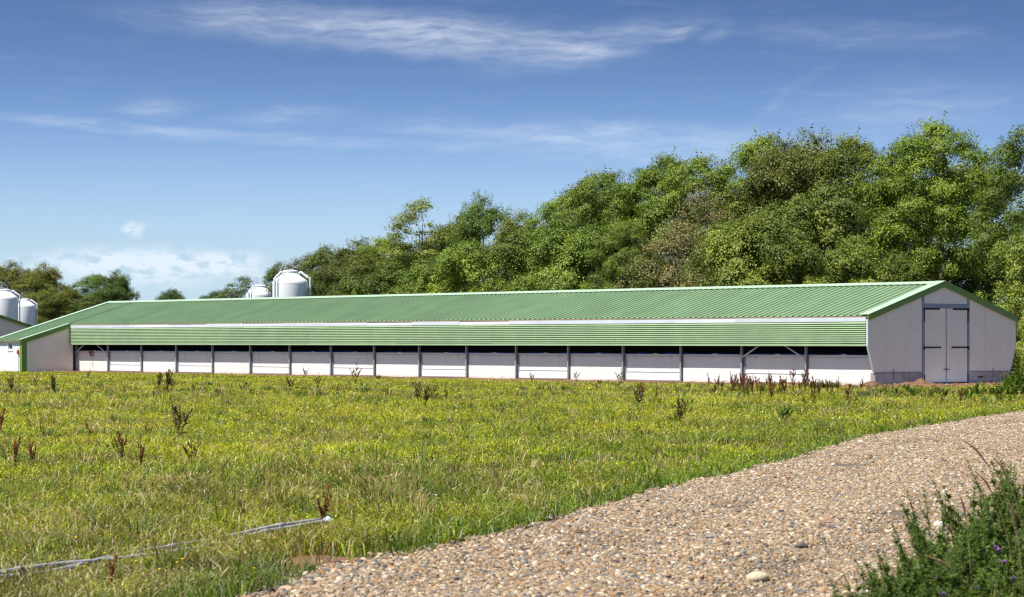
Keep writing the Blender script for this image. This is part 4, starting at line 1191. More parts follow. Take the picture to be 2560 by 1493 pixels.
# ------------------------------------------------------------------ straw stalks and small flowers in the meadow
def in_meadow(X, Y):
    a, b2 = road_side(X, Y)
    t, s = w2b(X, Y)
    return (np.minimum(a, b2) < -0.05) & (a < 0) & ~((t > -1.6) & (s > -3.5))
def stalks(n, seed):
    r = np.random.default_rng(seed)
    Y = 14 + 80 * r.random(n) ** 1.7; X = (r.random(n) * 2 - 1) * 0.225 * Y
    k = in_meadow(X, Y) & (r.random(n) < 0.15 + 1.1 * (vnoise(X, Y, 2.6) > 0.5)); X, Y = X[k], Y[k]; n = len(X)
    h = r.uniform(0.10, 0.26, n); w = 0.0015 + 0.00007 * Y
    a = r.uniform(0, 6.28, n); ln = r.uniform(0.05, 0.8, n) * h
    dx, dy = np.cos(a) * ln, np.sin(a) * ln
    sx = np.full(n, 1.0)
    def P(f, side, ww):
        return np.stack([X + dx * f ** 2 + side * w * ww, Y + dy * f ** 2, h * f * (1 - 0.12 * f)], 1)
    V = np.stack([P(0, -.5, 1), P(0, .5, 1), P(.7, .5, 1), P(.7, -.5, 1), P(.84, -.5, 3.2), P(.84, .5, 3.2), P(1, 0, 1)], 1).reshape(-1, 3)
    b0 = np.arange(n)[:, None] * 7
    F4 = [b0 + np.array([[0, 1, 2, 3]]), b0 + np.array([[3, 2, 5, 4]]), b0 + np.array([[4, 5, 6]])]
    c = np.array((0.56, 0.45, 0.26)) * r.uniform(0.6, 1.15, (n, 1))
    g = r.random(n) < 0.3; c[g] = np.array((0.30, 0.30, 0.09))
    return link('dry_grass', np_mesh('dry_grass', V, F4, M_grass, np.repeat(c, 7, 0)))
tag(stalks(7000, 31), 'thin straw coloured seeding stalks among the meadow grass', 'grass', kind='stuff')
def flowers(name, n, color, size, zmax, seed, label):
    r = np.random.default_rng(seed)
    Y = 16 + (zmax - 16) * r.random(n) ** (1.5 if zmax < 50 else 0.6); X = (r.random(n) * 2 - 1) * 0.22 * Y
    k = in_meadow(X, Y) & (vnoise(X + 40, Y, 4.0) > 0.42); X, Y = X[k], Y[k]; n = len(X)
    V, Fc = [], []
    for x, y in zip(X, Y):
        h = r.uniform(0.10, 0.2); rr = size * r.uniform(0.7, 1.3); b0 = len(V)
        V.append((x, y, h + rr * 0.45))
        for q in range(6):
            a = q * math.pi / 3 + x; V.append((x + rr * math.cos(a), y + rr * math.sin(a), h + rr * 0.2 * (q % 2)))
        V.append((x, y, h - rr * 0.6))
        Fc += [(b0, b0 + 1 + q, b0 + 1 + (q + 1) % 6) for q in range(6)] + [(b0 + 7, b0 + 1 + (q + 1) % 6, b0 + 1 + q) for q in range(6)]
        V += [(x - .003, y, 0), (x + .003, y, 0), (x, y, h)]; Fc.append((len(V) - 3, len(V) - 2, len(V) - 1))
    V = np.array(V); c = np.tile(np.array(color), (len(V), 1)); c[V[:, 2] < 0.01] = (0.1, 0.2, 0.03)
    tag(link(name, np_mesh(name, V, np.array(Fc), M_stem, c)), label, 'flowers', kind='stuff')
flowers('yellow_flowers', 300, (0.80, 0.55, 0.02), 0.013, 45, 41, 'tiny yellow flowers dotted through the near meadow')
flowers('white_flowers', 130, (0.70, 0.70, 0.66), 0.016, 95, 43, 'tiny white flower heads dotted through the meadow')
flowers('lilac_flowers', 90, (0.40, 0.34, 0.46), 0.014, 75, 47, 'tiny lilac flowers dotted through the meadow')

def tall_tufts(ncl, seed):
    r = np.random.default_rng(seed)
    Y = 14.5 + 78 * r.random(ncl) ** 1.35; X = (r.random(ncl) * 2 - 1) * 0.225 * Y
    k = in_meadow(X, Y) & (vnoise(X + 70, Y, 3.0) > 0.40) & (pipe_dist(X, Y) > 0.5); X, Y = X[k], Y[k]; ncl = len(X)
    nb = 26; n = ncl * nb
    ci = np.repeat(np.arange(ncl), nb)
    kind = r.random(ncl)
    rad = np.repeat(r.uniform(0.05, 0.16, ncl), nb)
    hc = np.repeat(r.uniform(0.12, 0.30, ncl), nb)
    a0 = r.uniform(0, 6.28, n); rr_ = rad * np.sqrt(r.random(n))
    x0 = X[ci] + rr_ * np.cos(a0); y0 = Y[ci] + rr_ * np.sin(a0)
    h = hc * r.uniform(0.5, 1.1, n); ln = h * r.uniform(0.2, 0.9, n); dx, dy = np.cos(a0) * ln, np.sin(a0) * ln
    w = (0.004 + 0.00016 * y0) * r.uniform(.7, 1.4, n); wa = r.uniform(0, 6.28, n); wx, wy = np.cos(wa) * w / 2, np.sin(wa) * w / 2
    z = np.zeros(n)
    V = np.stack([np.stack([x0 - wx, y0 - wy, z], 1), np.stack([x0 + wx, y0 + wy, z], 1), np.stack([x0 + dx * .35 - wx, y0 + dy * .35 - wy, h * .62], 1),
                  np.stack([x0 + dx * .35 + wx, y0 + dy * .35 + wy, h * .62], 1), np.stack([x0 + dx, y0 + dy, h * r.uniform(.75, 1, n)], 1)], 1).reshape(-1, 3)
    b0 = np.arange(n)[:, None] * 5
    pal = np.array([(0.085, 0.15, 0.02), (0.20, 0.27, 0.025), (0.46, 0.36, 0.16), (0.16, 0.11, 0.04), (0.30, 0.34, 0.03)])
    pk = np.searchsorted([.34, .58, .74, .84], kind)
    c = pal[pk][ci] * r.uniform(.6, 1.3, (n, 1))
    mixd = r.random(n) < .15; c[mixd] = np.array((0.44, 0.34, 0.17))
    return link('grass_tufts', np_mesh('grass_tufts', V, [b0 + np.array([[0, 1, 3, 2]]), b0 + np.array([[2, 3, 4]])], M_grass, np.repeat(c, 5, 0)))
tag(tall_tufts(2600, 61), 'taller rough tufts of green and straw grass in the meadow', 'grass', kind='stuff')

# ------------------------------------------------------------------ loose gravel: patches of stones, scattered by geometry nodes
def icosphere(sub):
    import bmesh
    bm = bmesh.new(); bmesh.ops.create_icosphere(bm, subdivisions=sub, radius=1.0)
    V = np.array([v.co[:] for v in bm.verts]); Fc = np.array([[v.index for v in f.verts] for f in bm.faces]); bm.free()
    return V, Fc
ICO1, ICO2 = icosphere(1), icosphere(2)
PEB = np.array([(0.37, 0.265, 0.165), (0.44, 0.345, 0.235), (0.56, 0.48, 0.37), (0.29, 0.19, 0.10), (0.205, 0.185, 0.16), (0.13, 0.13, 0.135), (0.27, 0.145, 0.06), (0.075, 0.058, 0.045), (0.36, 0.235, 0.135), (0.24, 0.205, 0.155)])
PW = np.array([.17, .13, .06, .15, .12, .09, .09, .05, .09, .05]); PW /= PW.sum()
M_peb = tinted('pebbles', 0.75)
def pebble_cloud(r, xs, ys, sizes, zfun, flat=(0.45, 0.75)):
    V, Fc, C = [], [], []; nb = 0
    for x, y, s in zip(xs, ys, sizes):
        bv, bf = ICO2 if s > 0.011 else ICO1
        el = np.array([1.0, r.uniform(.55, .95), r.uniform(*flat)])
        p = bv * (1 + r.normal(0, 0.09, (len(bv), 1))) * el * s
        t1, t2, a = r.normal(0, .4), r.normal(0, .4), r.uniform(0, 6.28)
        ca, sa = math.cos(a), math.sin(a)
        Rx_ = np.array([[1, 0, 0], [0, math.cos(t1), -math.sin(t1)], [0, math.sin(t1), math.cos(t1)]])
        Ry_ = np.array([[math.cos(t2), 0, math.sin(t2)], [0, 1, 0], [-math.sin(t2), 0, math.cos(t2)]])
        Rz_ = np.array([[ca, -sa, 0], [sa, ca, 0], [0, 0, 1]])
        p = p @ (Rz_ @ Ry_ @ Rx_).T
        V.append(p + np.array([x, y, zfun(s)])); Fc.append(bf + nb); nb += len(bv)
        c = PEB[r.choice(len(PEB), p=PW)] * r.uniform(0.7, 1.18) * np.array((1.0, 1.0, 0.965))
        C.append(np.tile(c, (len(bv), 1)))
    return np.concatenate(V), np.concatenate(Fc), np.concatenate(C)
def scatter(name, coll_name, meshes, pts, rotz, scl, idx):
    coll = bpy.data.collections.new(coll_name)
    for i, me in enumerate(meshes):
        coll.objects.link(bpy.data.objects.new('%s_%02d' % (coll_name, i), me))
    me = bpy.data.meshes.new(name); me.vertices.add(len(pts)); me.vertices.foreach_set('co', np.ascontiguousarray(pts, np.float32).reshape(-1))
    def attr(nm, ty, data, key):
        a = me.attributes.new(nm, ty, 'POINT'); a.data.foreach_set(key, data)
    rot = np.zeros((len(pts), 3), np.float32); rot[:, 2] = rotz
    attr('rot', 'FLOAT_VECTOR', rot.reshape(-1), 'vector'); attr('scl', 'FLOAT', np.asarray(scl, np.float32), 'value'); attr('pick', 'INT', np.asarray(idx, np.int32), 'value')
    o = link(name, me)
    ng = bpy.data.node_groups.new(name + '_scatter', 'GeometryNodeTree')
    ng.interface.new_socket('Geometry', in_out='INPUT', socket_type='NodeSocketGeometry')
    ng.interface.new_socket('Geometry', in_out='OUTPUT', socket_type='NodeSocketGeometry')
    N, Lk = ng.nodes, ng.links
    gi, go = N.new('NodeGroupInput'), N.new('NodeGroupOutput')
    ip = N.new('GeometryNodeInstanceOnPoints'); ci = N.new('GeometryNodeCollectionInfo')
    ci.inputs['Collection'].default_value = coll; ci.inputs['Separate Children'].default_value = True; ci.inputs['Reset Children'].default_value = True
    def named(nm, ty):
        q = N.new('GeometryNodeInputNamedAttribute'); q.data_type = ty; q.inputs['Name'].default_value = nm; return q.outputs['Attribute']
    e2r = N.new('FunctionNodeEulerToRotation'); Lk.new(named('rot', 'FLOAT_VECTOR'), e2r.inputs[0])
    Lk.new(gi.outputs[0], ip.inputs['Points']); Lk.new(ci.outputs[0], ip.inputs['Instance'])
    ip.inputs['Pick Instance'].default_value = True
    Lk.new(named('pick', 'INT'), ip.inputs['Instance Index']); Lk.new(e2r.outputs[0], ip.inputs['Rotation']); Lk.new(named('scl', 'FLOAT'), ip.inputs['Scale'])
    Lk.new(ip.outputs[0], go.inputs[0])
    md = o.modifiers.new('scatter', 'NODES'); md.node_group = ng
    return o
pr = np.random.default_rng(99)
patches = []
for k in range(7):
    npb = 520
    rad = 0.34 * np.sqrt(pr.random(npb)); an = pr.uniform(0, 6.28, npb)
    sz = np.clip(np.exp(pr.normal(math.log(0.0056), 0.62, npb)), 0.0028, 0.027)
    Vp, Fp, Cp = pebble_cloud(pr, rad * np.cos(an), rad * np.sin(an), sz, lambda s: s * 0.15)
    patches.append(np_mesh('pebble_patch', Vp, Fp, M_peb, Cp, smooth=True))
def road_points(n, zmin, zmax, seed, spill=0.05):
    r = np.random.default_rng(seed)
    Y = r.uniform(zmin, zmax, n); xl = np.interp(Y, LE[:, 1], LE[:, 0]); xr = np.interp(Y, RE[:, 1], RE[:, 0])
    X = xl + (xr - xl) * r.random(n)
    k = np.abs(X) < 0.2133 * Y + 2.2
    return X[k], Y[k]
X1, Y1 = road_points(5600, 12.5, 62, 8)
a1, c1 = road_side(X1, Y1)
rag = 0.18 * (vnoise(X1, Y1, 0.7) - 0.3)
k = (np.minimum(a1, c1) > 0.10 + rag); X1, Y1 = X1[k], Y1[k]; npt = len(X1)
ed = np.minimum(*road_side(X1, Y1))
trk = np.exp(-((ed - 1.15) / 0.35) ** 2)           # two wheel tracks, packed finer
sc = (1.0 + 0.35 * np.exp(-ed / 0.45) - 0.22 * trk + 0.25 * (vnoise(X1, Y1, 1.3) - .5)) * pr.uniform(0.85, 1.2, npt)
drop = (pr.random(npt) < 0.5 * trk) | ((vnoise(X1, Y1, 0.9) > 0.78) & (ed > 0.8))
X1, Y1, sc = X1[~drop], Y1[~drop], sc[~drop]; npt = len(X1)
gv = scatter('gravel', 'pebble_patch', patches, np.stack([X1, Y1, road_z(X1, Y1)], 1), pr.uniform(0, 6.28, npt), sc, pr.integers(0, 7, npt))
tag(gv, 'loose rounded river gravel, peach, cream and grey, covering the road', 'gravel', kind='stuff')

# ------------------------------------------------------------------ single stones that stand out
stone_m = []
for k in range(5):
    r = np.random.default_rng(200 + k)
    V, Fc = icosphere(3)
    nz = np.sum([0.11 * np.sin(V @ r.normal(0, 2.0, 3) + r.uniform(0, 6)) for _ in range(4)], 0)
    V = V * (1 + 0.6 * nz[:, None]) * np.array([1.0, 0.68, 0.5])
    stone_m.append((V, Fc))
SC = dict(pale=(0.52, 0.43, 0.28), white=(0.72, 0.66, 0.58), grey=(0.30, 0.29, 0.28), dark=(0.11, 0.09, 0.085), peach=(0.58, 0.40, 0.27), tan=(0.50, 0.37, 0.24))
SM = {k: pbr('stone ' + k, c, 0.75, vary=0.18, vscale=30, bump=0.25, bscale=80) for k, c in SC.items()}
stones = [(1893, 1474, 0.155, 'pale', 0.3, 'large pale yellow stone lying alone in the gravel'), (2152, 1112, 0.095, 'white', 0.0, 'round white stone on the grass edge of the gravel road'),
          (979, 1408, 0.072, 'tan', 0.4, 'tan stone on the road edge beside the bare soil patch'), (932, 1424, 0.07, 'pale', 1.0, 'cream stone a little inside the road edge by the bare soil patch'),
          (741, 1458, 0.062, 'peach', 0.2, 'peach stone in the grass below the bare soil patch'), (793, 1406, 0.04, 'white', 0.7, 'small white stone on the bare soil patch'),
          (878, 1424, 0.036, 'white', 0.0, 'small white stone between the bare soil and the gravel'), (715, 1488, 0.085, 'peach', 0.1, 'flat peach stone at the foot of the grass edge'),
          (1138, 1472, 0.07, 'dark', 0.5, 'dark brown flat stone in the gravel'), (1773, 1366, 0.075, 'grey', 0.2, 'slate grey flat stone in the middle of the road'),
          (1844, 1411, 0.07, 'tan', 1.2, 'brown stone in the middle of the road near the slate grey one'), (2004, 1390, 0.11, 'dark', 0.1, 'long dark slab shaped stone in the road'),
          (2078, 1341, 0.085, 'dark', 0.0, 'dark oval stone in the road beyond the long slab'), (2348, 1328, 0.10, 'white', 0.1, 'flat white stone beside the leafy roadside weeds'),
          (2326, 1143, 0.10, 'peach', 0.4, 'pinkish stone far along the road'), (2356, 1168, 0.085, 'dark', 0.2, 'small brown stone far along the road by the pinkish one'),
          (1882, 1190, 0.08, 'white', 0.0, 'white flat stone on the far grass edge of the road'), (1300, 1338, 0.07, 'grey', 0.0, 'grey stone on the grass edge of the road'),
          (2225, 1350, 0.09, 'pale', 0.3, 'cream flat stone near the slab shaped stone')]
for i, (px, py, wd, kind, rz, lab) in enumerate(stones):
    p = ground(px, py); V, Fc = stone_m[i % 5]
    a_, c_ = road_side(p.x, p.y); z0 = float(road_z(p.x, p.y)) if min(a_, c_) > 0 else 0.0
    me = np_mesh('stone', V * wd / 2, Fc, SM[kind], smooth=True)
    o = link('stone', me); o.location = (p.x, p.y, z0 + wd * 0.2); o.rotation_euler = (0, 0, rz)
    tag(o, lab, 'stone', 'single stones in and beside the road')

# clods of clay along the barn
r = np.random.default_rng(77)
n = 900
T = r.uniform(-1.5, 0.2, n); Sx = r.uniform(0.2, L - 0.5, n)
n2 = 420
T2 = np.concatenate([r.uniform(-2.0, 11, n2), r.normal(-0.6, 0.35, 60), r.normal(2.3, 0.25, 40)]); S2 = np.concatenate([r.uniform(-3.0, -0.3, n2), r.normal(-0.7, 0.3, 60), r.normal(-0.7, 0.2, 40)])
keepc = ~((T2 > 2.9) & (T2 < 6.7) & (S2 > -1.15)) & (S2 < -0.12); T2, S2 = T2[keepc], S2[keepc]
T = np.concatenate([T, T2]); Sx = np.concatenate([Sx, S2]); n = len(T)
V, Fc, C = [], [], []; nb = 0
for t_, s_ in zip(T, Sx):
    p = b2w(t_, s_); sz = r.uniform(0.012, 0.05) * (2.0 if s_ < 0 and r.random() < 0.25 else 1)
    bv, bf = ICO1
    q = bv * (1 + r.normal(0, 0.2, (len(bv), 1))) * sz * np.array([1, 1, .75])
    V.append(q + np.array([p.x, p.y, 0.015 + sz * .4 + 0.012 * r.random()])); Fc.append(bf + nb); nb += len(bv)
    C.append(np.tile(np.array((0.25, 0.13, 0.068)) * r.uniform(.5, 1.25), (len(bv), 1)))
o = link('soil_clods', np_mesh('soil_clods', np.concatenate(V), np.concatenate(Fc), tinted('clay clods', 0.95), np.concatenate(C)))
tag(o, 'red brown clods of dug clay along the foot of the barn', 'soil', kind='stuff')

# ------------------------------------------------------------------ pipes in the grass
for i, p in enumerate(pipes):
    c = smooth_curve([tuple(q) for q in p], 6)
    c = [(x, y, 0.058 + 0.014 * math.sin(3.1 * x + i)) for x, y, z in c]
    root = empty('irrigation_pipe', (c[-1][0], c[-1][1], 0))
    tag(root, ('grey irrigation pipe lying in the grass, ending in a round white cap' if i == 0 else 'second grey pipe alongside the capped irrigation pipe'), 'pipe', 'pipes lying in the grass')
    lc = [(x - c[-1][0], y - c[-1][1], z) for x, y, z in c]
    MB().tube(lc, 0.019, 10).build('tube', M['ipipe'], root, smooth=True)
    for k in range(8, len(lc) - 4, 14):
        MB().tube([lc[k], lc[k + 1]], 0.024, 10).build('coupling', M['ipipe'], root, smooth=True)
    if i == 0:
        V, Fc = icosphere(3); me = np_mesh('end_cap', V * np.array([0.050, 0.042, 0.042]), Fc, M['fascia'], smooth=True)
        e = link('end_cap', me, root); e.location = (0.03, 0.0, 0.075)

# ------------------------------------------------------------------ dock weeds
def dock_mesh(seed, hgt, nst, rust):
    r = np.random.default_rng(seed)
    st_ = MB(); P, C = [], []
    V, Fc, nb = [], [], 0
    cr_ = np.array((0.27, 0.085, 0.035)) if rust else np.array((0.150, 0.110, 0.040))
    for k in range(nst):
        a = r.uniform(0, 6.28); ln = r.uniform(0.05, 0.36) * hgt; h = hgt * r.uniform(0.6, 1.0)
        pts = [np.array([math.cos(a) * ln * f ** 1.5, math.sin(a) * ln * f ** 1.5, h * f]) for f in np.linspace(0, 1, 6)]
        st_.tube([tuple(p) for p in pts], list(np.linspace(0.008, 0.003, 6)), 5, cap=False)
        br = [(pts, 0.38)]
        for q in range(r.integers(2, 5)):
            f = r.uniform(0.45, 0.85); i0 = f * 5; b0 = pts[int(i0)]; a2 = r.uniform(0, 6.28); l2 = h * r.uniform(0.15, 0.3)
            bp = [b0 + np.array([math.cos(a2) * l2 * 0.35 * g, math.sin(a2) * l2 * .6 * g, l2 * g]) for g in np.linspace(0, 1, 4)]
            st_.tube([tuple(p) for p in bp], [0.004, .0035, .003, .002], 4, cap=False); br.append((bp, 0.15))
        for bp, f0 in br:
            bp = np.array(bp); m = int(70 * (1 if f0 > .3 else .6))
            u = r.uniform(f0, 1, m) * (len(bp) - 1); iu = np.minimum(u.astype(int), len(bp) - 2); fu = (u - iu)[:, None]
            c0 = bp[iu] * (1 - fu) + bp[iu + 1] * fu
            tap = (1.15 - u / (len(bp) - 1))[:, None]
            P.append(c0 + r.normal(0, 0.009, (m, 3)) * (0.35 + tap)); C.append(np.tile(cr_, (m, 1)) * r.uniform(.55, 1.5, (m, 1)))
    P = np.concatenate(P); C = np.concatenate(C); m = len(P)
    d1 = r.normal(0, 1, (m, 3)); d1 /= np.linalg.norm(d1, axis=1)[:, None]; d2 = np.cross(d1, r.normal(0, 1, (m, 3))); d2 /= np.linalg.norm(d2, axis=1)[:, None]
    s_ = r.uniform(.009, .019, (m, 1))
    V = np.stack([P - d1 * s_, P + d2 * s_ * .7, P + d1 * s_, P - d2 * s_ * .7], 1).reshape(-1, 3)
    seeds = np_mesh('seed_spikes', V, np.arange(4 * m).reshape(m, 4), M_weed, np.repeat(C, 4, 0))
    # lower leaves
    V, C = [], []; nl = 12
    for k in range(nl):
        a = r.uniform(0, 6.28); z = r.uniform(0.02, 0.45) * hgt; ln = r.uniform(.10, .22); w = ln * .16
        o = np.array([0, 0, z]); d = np.array([math.cos(a), math.sin(a), r.uniform(0, .9)]); sd = np.array([-math.sin(a), math.cos(a), 0])
        V += [o, o + d * ln * .45 + sd * w, o + d * ln - np.array([0, 0, ln * .25]), o + d * ln * .45 - sd * w]
        c = np.array((0.09, 0.14, 0.03)) if r.random() < .7 else np.array((.20, .10, .04)); C += [c] * 4
    leaves = np_mesh('leaves', np.array(V), np.arange(4 * nl).reshape(nl, 4), M_weed, np.array(C))
    stm_ = st_.mesh('stem', bpy.data.materials.get('dock stem') or pbr('dock stem', (0.13, 0.06, 0.03), 0.8))
    return stm_, seeds, leaves
DOCK = [dock_mesh(301, .75, 3, True), dock_mesh(302, .75, 2, True), dock_mesh(303, .75, 4, True), dock_mesh(304, .75, 5, False), dock_mesh(305, .75, 3, False)]
dk_wall = [(1772, 968, 28, 1), (1795, 975, 32, 0), (1831, 982, 44, 0), (1846, 977, 34, 1), (1860, 992, 46, 2), (1874, 977, 32, 1), (1893, 980, 30, 2), (1915, 974, 32, 1), (1927, 978, 36, 0), (1933, 988, 26, 2), (1947, 986, 25, 1),
           (2001, 987, 26, 2), (2030, 990, 32, 2), (2047, 994, 36, 0), (2068, 990, 30, 2), (2120, 1012, 40, 2), (2138, 1012, 26, 1), (2011, 1017, 28, 1), (2034, 1017, 28, 2), (2154, 978, 28, 0), (2401, 1014, 32, 2), (2353, 1014, 24, 1),
           (1606, 1002, 34, 2), (1640, 1000, 24, 1)]
dk_mid = [(396, 978, 44, 3), (416, 981, 56, 3), (430, 979, 34, 4), (137, 986, 46, 3), (28, 984, 40, 3), (89, 968, 24, 4), (221, 951, 24, 4), (725, 984, 40, 4), (794, 974, 34, 4), (1045, 1010, 42, 3), (1083, 1010, 34, 4), (1114, 1006, 30, 0),
          (888, 962, 46, 4), (763, 948, 26, 4), (1700, 1066, 66, 3), (1596, 1026, 52, 3), (1062, 1020, 50, 3), (1550, 965, 36, 4), (1440, 955, 24, 4), (1330, 958, 24, 4)]
dk_near = [(305, 1162, 60, 2), (350, 1182, 70, 0), (36, 1182, 66, 2), (81, 1172, 60, 0), (447, 1110, 100, 4), (480, 1170, 60, 4), (0, 1100, 60, 2), (810, 1322, 78, 0), (57, 1472, 36, 0), (275, 1492, 60, 2), (230, 1110, 40, 1), (370, 1100, 30, 4)]
dlab = {0: ('rusty dock weed in seed among the short grass below the wall bays', 'rusty docks in the upper meadow'),
        1: ('dark branching weed standing in the open middle of the meadow', 'dark weeds in the meadow'),
        2: ('reddish dock weed in seed in the near grass', 'reddish docks in the near meadow')}
rr = random.Random(5)
dk_wall += [(rr.randint(1775, 2145), rr.randint(966, 1004), rr.randint(20, 40), rr.choice((0, 1, 2, 2))) for _ in range(26)]
for gi_, lst in enumerate((dk_wall, dk_mid, dk_near)):
    for (px, py, hp, v) in lst:
        p = ground(px, py); sc_ = (hp / F * p.y + 0.09) / 0.75 * 1.1
        o = empty('dock_weed', p, rr.uniform(0, 6.28)); o.scale = (sc_ * 1.05,) * 2 + (sc_,)
        link('stem', DOCK[v][0], o); link('seed_spikes', DOCK[v][1], o)['kind'] = 'stuff'; link('leaves', DOCK[v][2], o)
        lab, grp = dlab[gi_]
        if (px, py) == (810, 1322): lab = 'dark red dock weed growing beside the white pipe cap'
        if (px, py) == (1700, 1066): lab = 'tall bushy dark weed, largest in the open meadow'
        tag(o, lab, 'weed', grp)

# ------------------------------------------------------------------ leafy roadside weeds
def weed_mesh(seed, hgt, nst, spread, lf, c1, c2, dens=115):
    r = np.random.default_rng(seed); st_ = MB(); V, C = [], []
    for k in range(nst):
        a = r.uniform(0, 6.28); ln = spread * r.uniform(0.1, 1.0); h = hgt * r.uniform(0.6, 1.0)
        b0 = np.array([math.cos(a), math.sin(a), 0]) * ln * .35
        pts = [b0 + np.array([math.cos(a) * ln * f ** 1.4, math.sin(a) * ln * f ** 1.4, h * f * (1 - .1 * f)]) for f in np.linspace(0, 1, 7)]
        st_.tube([tuple(p) for p in pts], list(np.linspace(.006, .002, 7)), 5, cap=False)
        lines = [(np.array(pts), dens, 1.0)]
        for q in range(7):
            f = r.uniform(.25, .9); b1 = pts[int(f * 6)]; a2 = r.uniform(0, 6.28); l2 = h * r.uniform(.12, .28) * (1.15 - f)
            bp = np.array([b1 + np.array([math.cos(a2) * l2 * .7 * g, math.sin(a2) * l2 * .7 * g, l2 * g]) for g in np.linspace(0, 1, 4)])
            st_.tube([tuple(p) for p in bp], [.003, .0025, .002, .0015], 4, cap=False); lines.append((bp, int(dens * .32), .8))
        for bp, m, sz in lines:
            u = r.uniform(.12, 1, m) * (len(bp) - 1); iu = np.minimum(u.astype(int), len(bp) - 2); fu = (u - iu)[:, None]
            c0 = bp[iu] * (1 - fu) + bp[iu + 1] * fu
            an = r.uniform(0, 6.28, m); up = r.uniform(-.1, 1.1, m)
            d = np.stack([np.cos(an), np.sin(an), up], 1); d /= np.linalg.norm(d, axis=1)[:, None]
            sd = np.stack([-np.sin(an), np.cos(an), r.normal(0, .3, m)], 1)
            L_ = (lf * sz * r.uniform(.55, 1.25, m) * (1.15 - .6 * u / (len(bp) - 1)))[:, None]; Wd = L_ * .15
            drop = np.array([0, 0, 1.0]) * L_ * r.uniform(0, .3, (m, 1))
            V.append(np.stack([c0, c0 + d * L_ * .4 + sd * Wd, c0 + d * L_ - drop, c0 + d * L_ * .4 - sd * Wd], 1).reshape(-1, 3))
            kk = r.random((m, 1)); C.append(np.repeat((np.array(c1) * (1 - kk) + np.array(c2) * kk) * r.uniform(.75, 1.2, (m, 1)), 4, 0))
    V = np.concatenate(V); C = np.concatenate(C)
    fol = np_mesh('foliage', V, np.arange(len(V)).reshape(-1, 4), M_weed, C)
    return st_.mesh('stem', bpy.data.materials.get('green stem') or pbr('green stem', (0.10, 0.12, 0.04), 0.7)), fol
MUG = [weed_mesh(401 + k, 0.8, 9, .30, .062, (.070, .120, .024), (.185, .260, .052)) for k in range(4)]
FRESH = [weed_mesh(421 + k, 0.6, 9, .34, .075, (.10, .17, .022), (.22, .31, .04)) for k in range(2)]
weeds = []
rw = random.Random(12)
# along the right road edge (front corner): px of base, py of base, height in metres
def verge_spot(Y, off):
    return float(np.interp(Y, RE[:, 1], RE[:, 0])) + off
for Y, off, hh in [(12.2, -0.30, .42), (12.6, 0.05, .52), (13.0, -.15, .50), (13.1, .35, .62), (13.4, .05, .55), (13.6, -.32, .40), (13.9, .30, .66), (14.2, -.05, .58), (14.5, .25, .70), (14.9, .05, .66), (15.2, .42, .78), (15.6, .12, .70), (15.9, .5, .80),
                   (16.3, .1, .80), (16.8, .35, .92), (17.3, .1, .84), (17.8, .4, .96), (18.5, .2, .90), (19.2, .3, .92), (20.0, .2, .84), (12.9, .75, .6), (13.8, .75, .72), (14.8, .85, .8), (15.8, .95, .85), (17.0, 1.0, .9), (12.0, .5, .5), (21.2, .6, .6)]:
    weeds.append((verge_spot(Y, off), Y, hh, 'mug'))
for Y, off, hh in [(13.3, .2, .5), (14.0, .1, .58), (14.7, .45, .66), (15.4, .3, .66), (16.1, .35, .74), (16.6, .65, .8), (13.0, -.25, .38), (13.9, -.22, .42), (14.6, -.12, .5), (15.3, -.1, .5), (17.6, .7, .85), (12.8, .2, .45)]:
    weeds.append((verge_spot(Y, off), Y, hh, 'mug'))
for Y, off, hh in [(12.4, .30, .34), (13.2, .55, .40), (12.1, .0, .30), (13.7, .5, .45), (14.4, .6, .5), (12.7, .95, .5), (15.0, .7, .55)]:
    weeds.append((verge_spot(Y, off), Y, hh, 'fresh'))
for (x, y, hh, kd) in weeds:
    k = rw.randrange(4) if kd == 'mug' else rw.randrange(2); src = MUG[k] if kd == 'mug' else FRESH[k]
    o = empty('leafy_weed', (x, y, 0), rw.uniform(0, 6.28)); s_ = hh / (.8 if kd == 'mug' else .6); o.scale = (s_ ** .7 * .9, s_ ** .7 * .9, s_)
    link('stem', src[0], o); link('foliage', src[1], o)
    tag(o, 'dark green narrow leaved weed crowding the edge of the gravel road' if kd == 'mug' else 'bright green low leafy weed under the dark roadside weeds', 'weed', 'leafy weeds at the road edge' if kd == 'mug' else 'low leafy weeds at the road edge')
# green weeds by the gable corner and in front of the door
gw = [(2420, 1000, .5), (2445, 990, .55), (2475, 988, .4), (2495, 992, .5), (2510, 980, .55), (2525, 992, .5), (2538, 980, .65), (2552, 990, .6), (2500, 1008, .4), (2535, 1012, .4), (2205, 988, .35), (2245, 992, .4), (2285, 992, .45), (2320, 994, .4),
      (2360, 994, .4), (2265, 980, .4), (2340, 982, .3), (2195, 968, .2), (2042, 975, .45), (2062, 972, .5), (1958, 962, .35), (945, 950, .35), (1500, 960, .25), (1960, 1052, .45), (1690, 1060, .3), (2520, 966, .7), (2548, 968, .9)]
for (px, py, hh) in gw:
    p = ground(px, py); src = FRESH[rw.randrange(2)]
    o = empty('leafy_weed', p, rw.uniform(0, 6.28)); s_ = hh / .7; o.scale = (s_ * 1.3, s_ * 1.3, s_)
    link('stem', src[0], o); link('foliage', src[1], o)
    tag(o, 'green leafy weed on the soil before the gable' if px > 2100 else 'green leafy weed growing below the wall bays', 'weed', 'green weeds before the gable' if px > 2100 else 'green weeds below the wall')
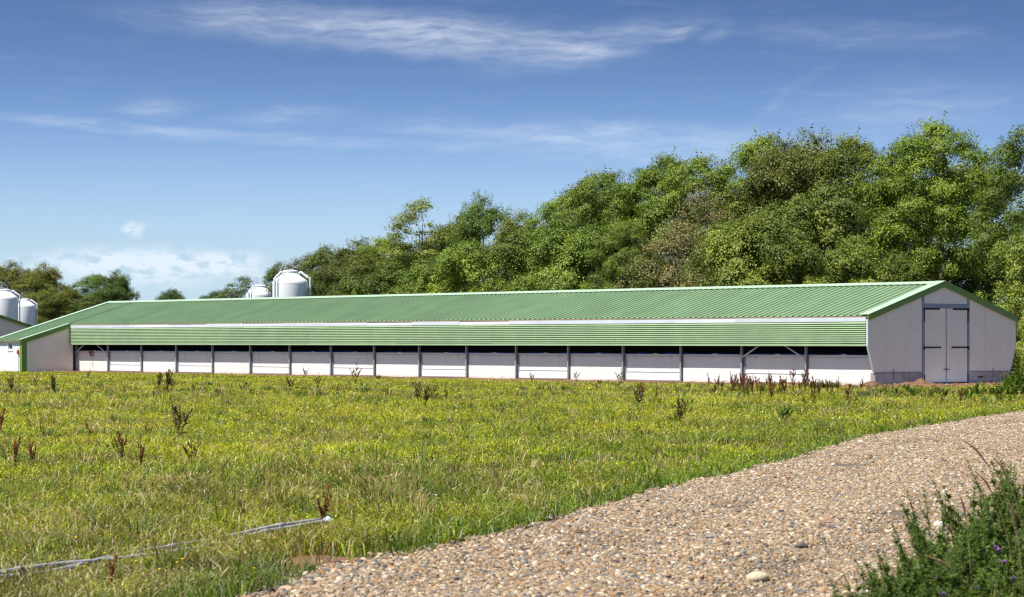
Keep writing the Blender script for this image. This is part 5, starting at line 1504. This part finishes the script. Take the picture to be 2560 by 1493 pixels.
# purple thistles among the roadside weeds
pm = pbr('purple petals', (0.33, 0.19, 0.42), 0.7, vary=0.2, vscale=60)
for i, (px, py, Y) in enumerate([(2497, 1378, 14.0), (2510, 1408, 13.6), (2343, 1450, 13.8), (2442, 1474, 13.2), (2358, 1488, 13.0), (2533, 1450, 13.0), (2490, 1372, 14.1)]):
    p = at_depth(px, py, Y)
    o = empty('thistle', (p.x, p.y, 0)); tag(o, 'purple flowered thistle among the dark roadside weeds', 'flower', 'purple thistles at the road edge')
    MB().tube([(0.03, 0.02, 0), (0.01, 0.0, p.z * .6), (0, 0, p.z - .012)], [.004, .003, .003], 5).build('stem', bpy.data.materials['green stem'], o)
    fl = MB(); r = random.Random(i)
    for q in range(26):
        a = r.uniform(0, 6.28); e = r.uniform(.1, 1.2); d = Vector((math.cos(a) * math.cos(e), math.sin(a) * math.cos(e), math.sin(e))) * .021
        sd = Vector((-math.sin(a), math.cos(a), 0)) * .004
        fl.add([Vector((0, 0, p.z)) - sd, Vector((0, 0, p.z)) + sd, Vector((0, 0, p.z)) + d + sd, Vector((0, 0, p.z)) + d - sd], [(0, 1, 2, 3)])
    fl.build('flower', pm, o)
    MB().tube([(0, 0, p.z - .016), (0, 0, p.z - .006), (0, 0, p.z + .004)], [.004, .010, .008], 7).build('bud', bpy.data.materials['green stem'], o)
# tall dry grass stems leaning out of the verge
for i, (px0, Y, top_px, top_py) in enumerate([(2560, 15.5, 2400, 1095), (2575, 15.0, 2480, 1140), (2540, 14.6, 2440, 1180), (2470, 13.6, 2310, 1388), (2430, 14.0, 2400, 1240), (2560, 13.2, 2520, 1250)]):
    a = Vector(((px0 - 1280) / F * Y, Y, 0)); b = at_depth(top_px, top_py, Y - .1)
    o = empty('grass_stalk', a); tag(o, 'tall dry grass stalk leaning out over the gravel from the roadside weeds', 'grass', 'dry stalks at the road edge')
    d = b - a; pts = [Vector((d.x * f ** 1.8, d.y * f, d.z * (1 - (1 - f) ** 1.4))) for f in np.linspace(0, 1, 8)]
    MB().tube(pts[:7], list(np.linspace(.0022, .0014, 7)), 5).build('stem', M['drystalk'] if 'drystalk' in M else M.setdefault('drystalk', pbr('dry stalk', (0.42, 0.30, 0.15), .8)), o)
    MB().tube([pts[5], pts[6], pts[7]], [.003, .008, .002], 6).build('seed_head', M.get('seedhead') or M.setdefault('seedhead', pbr('seed head', (0.30, 0.17, 0.09), .9)), o)
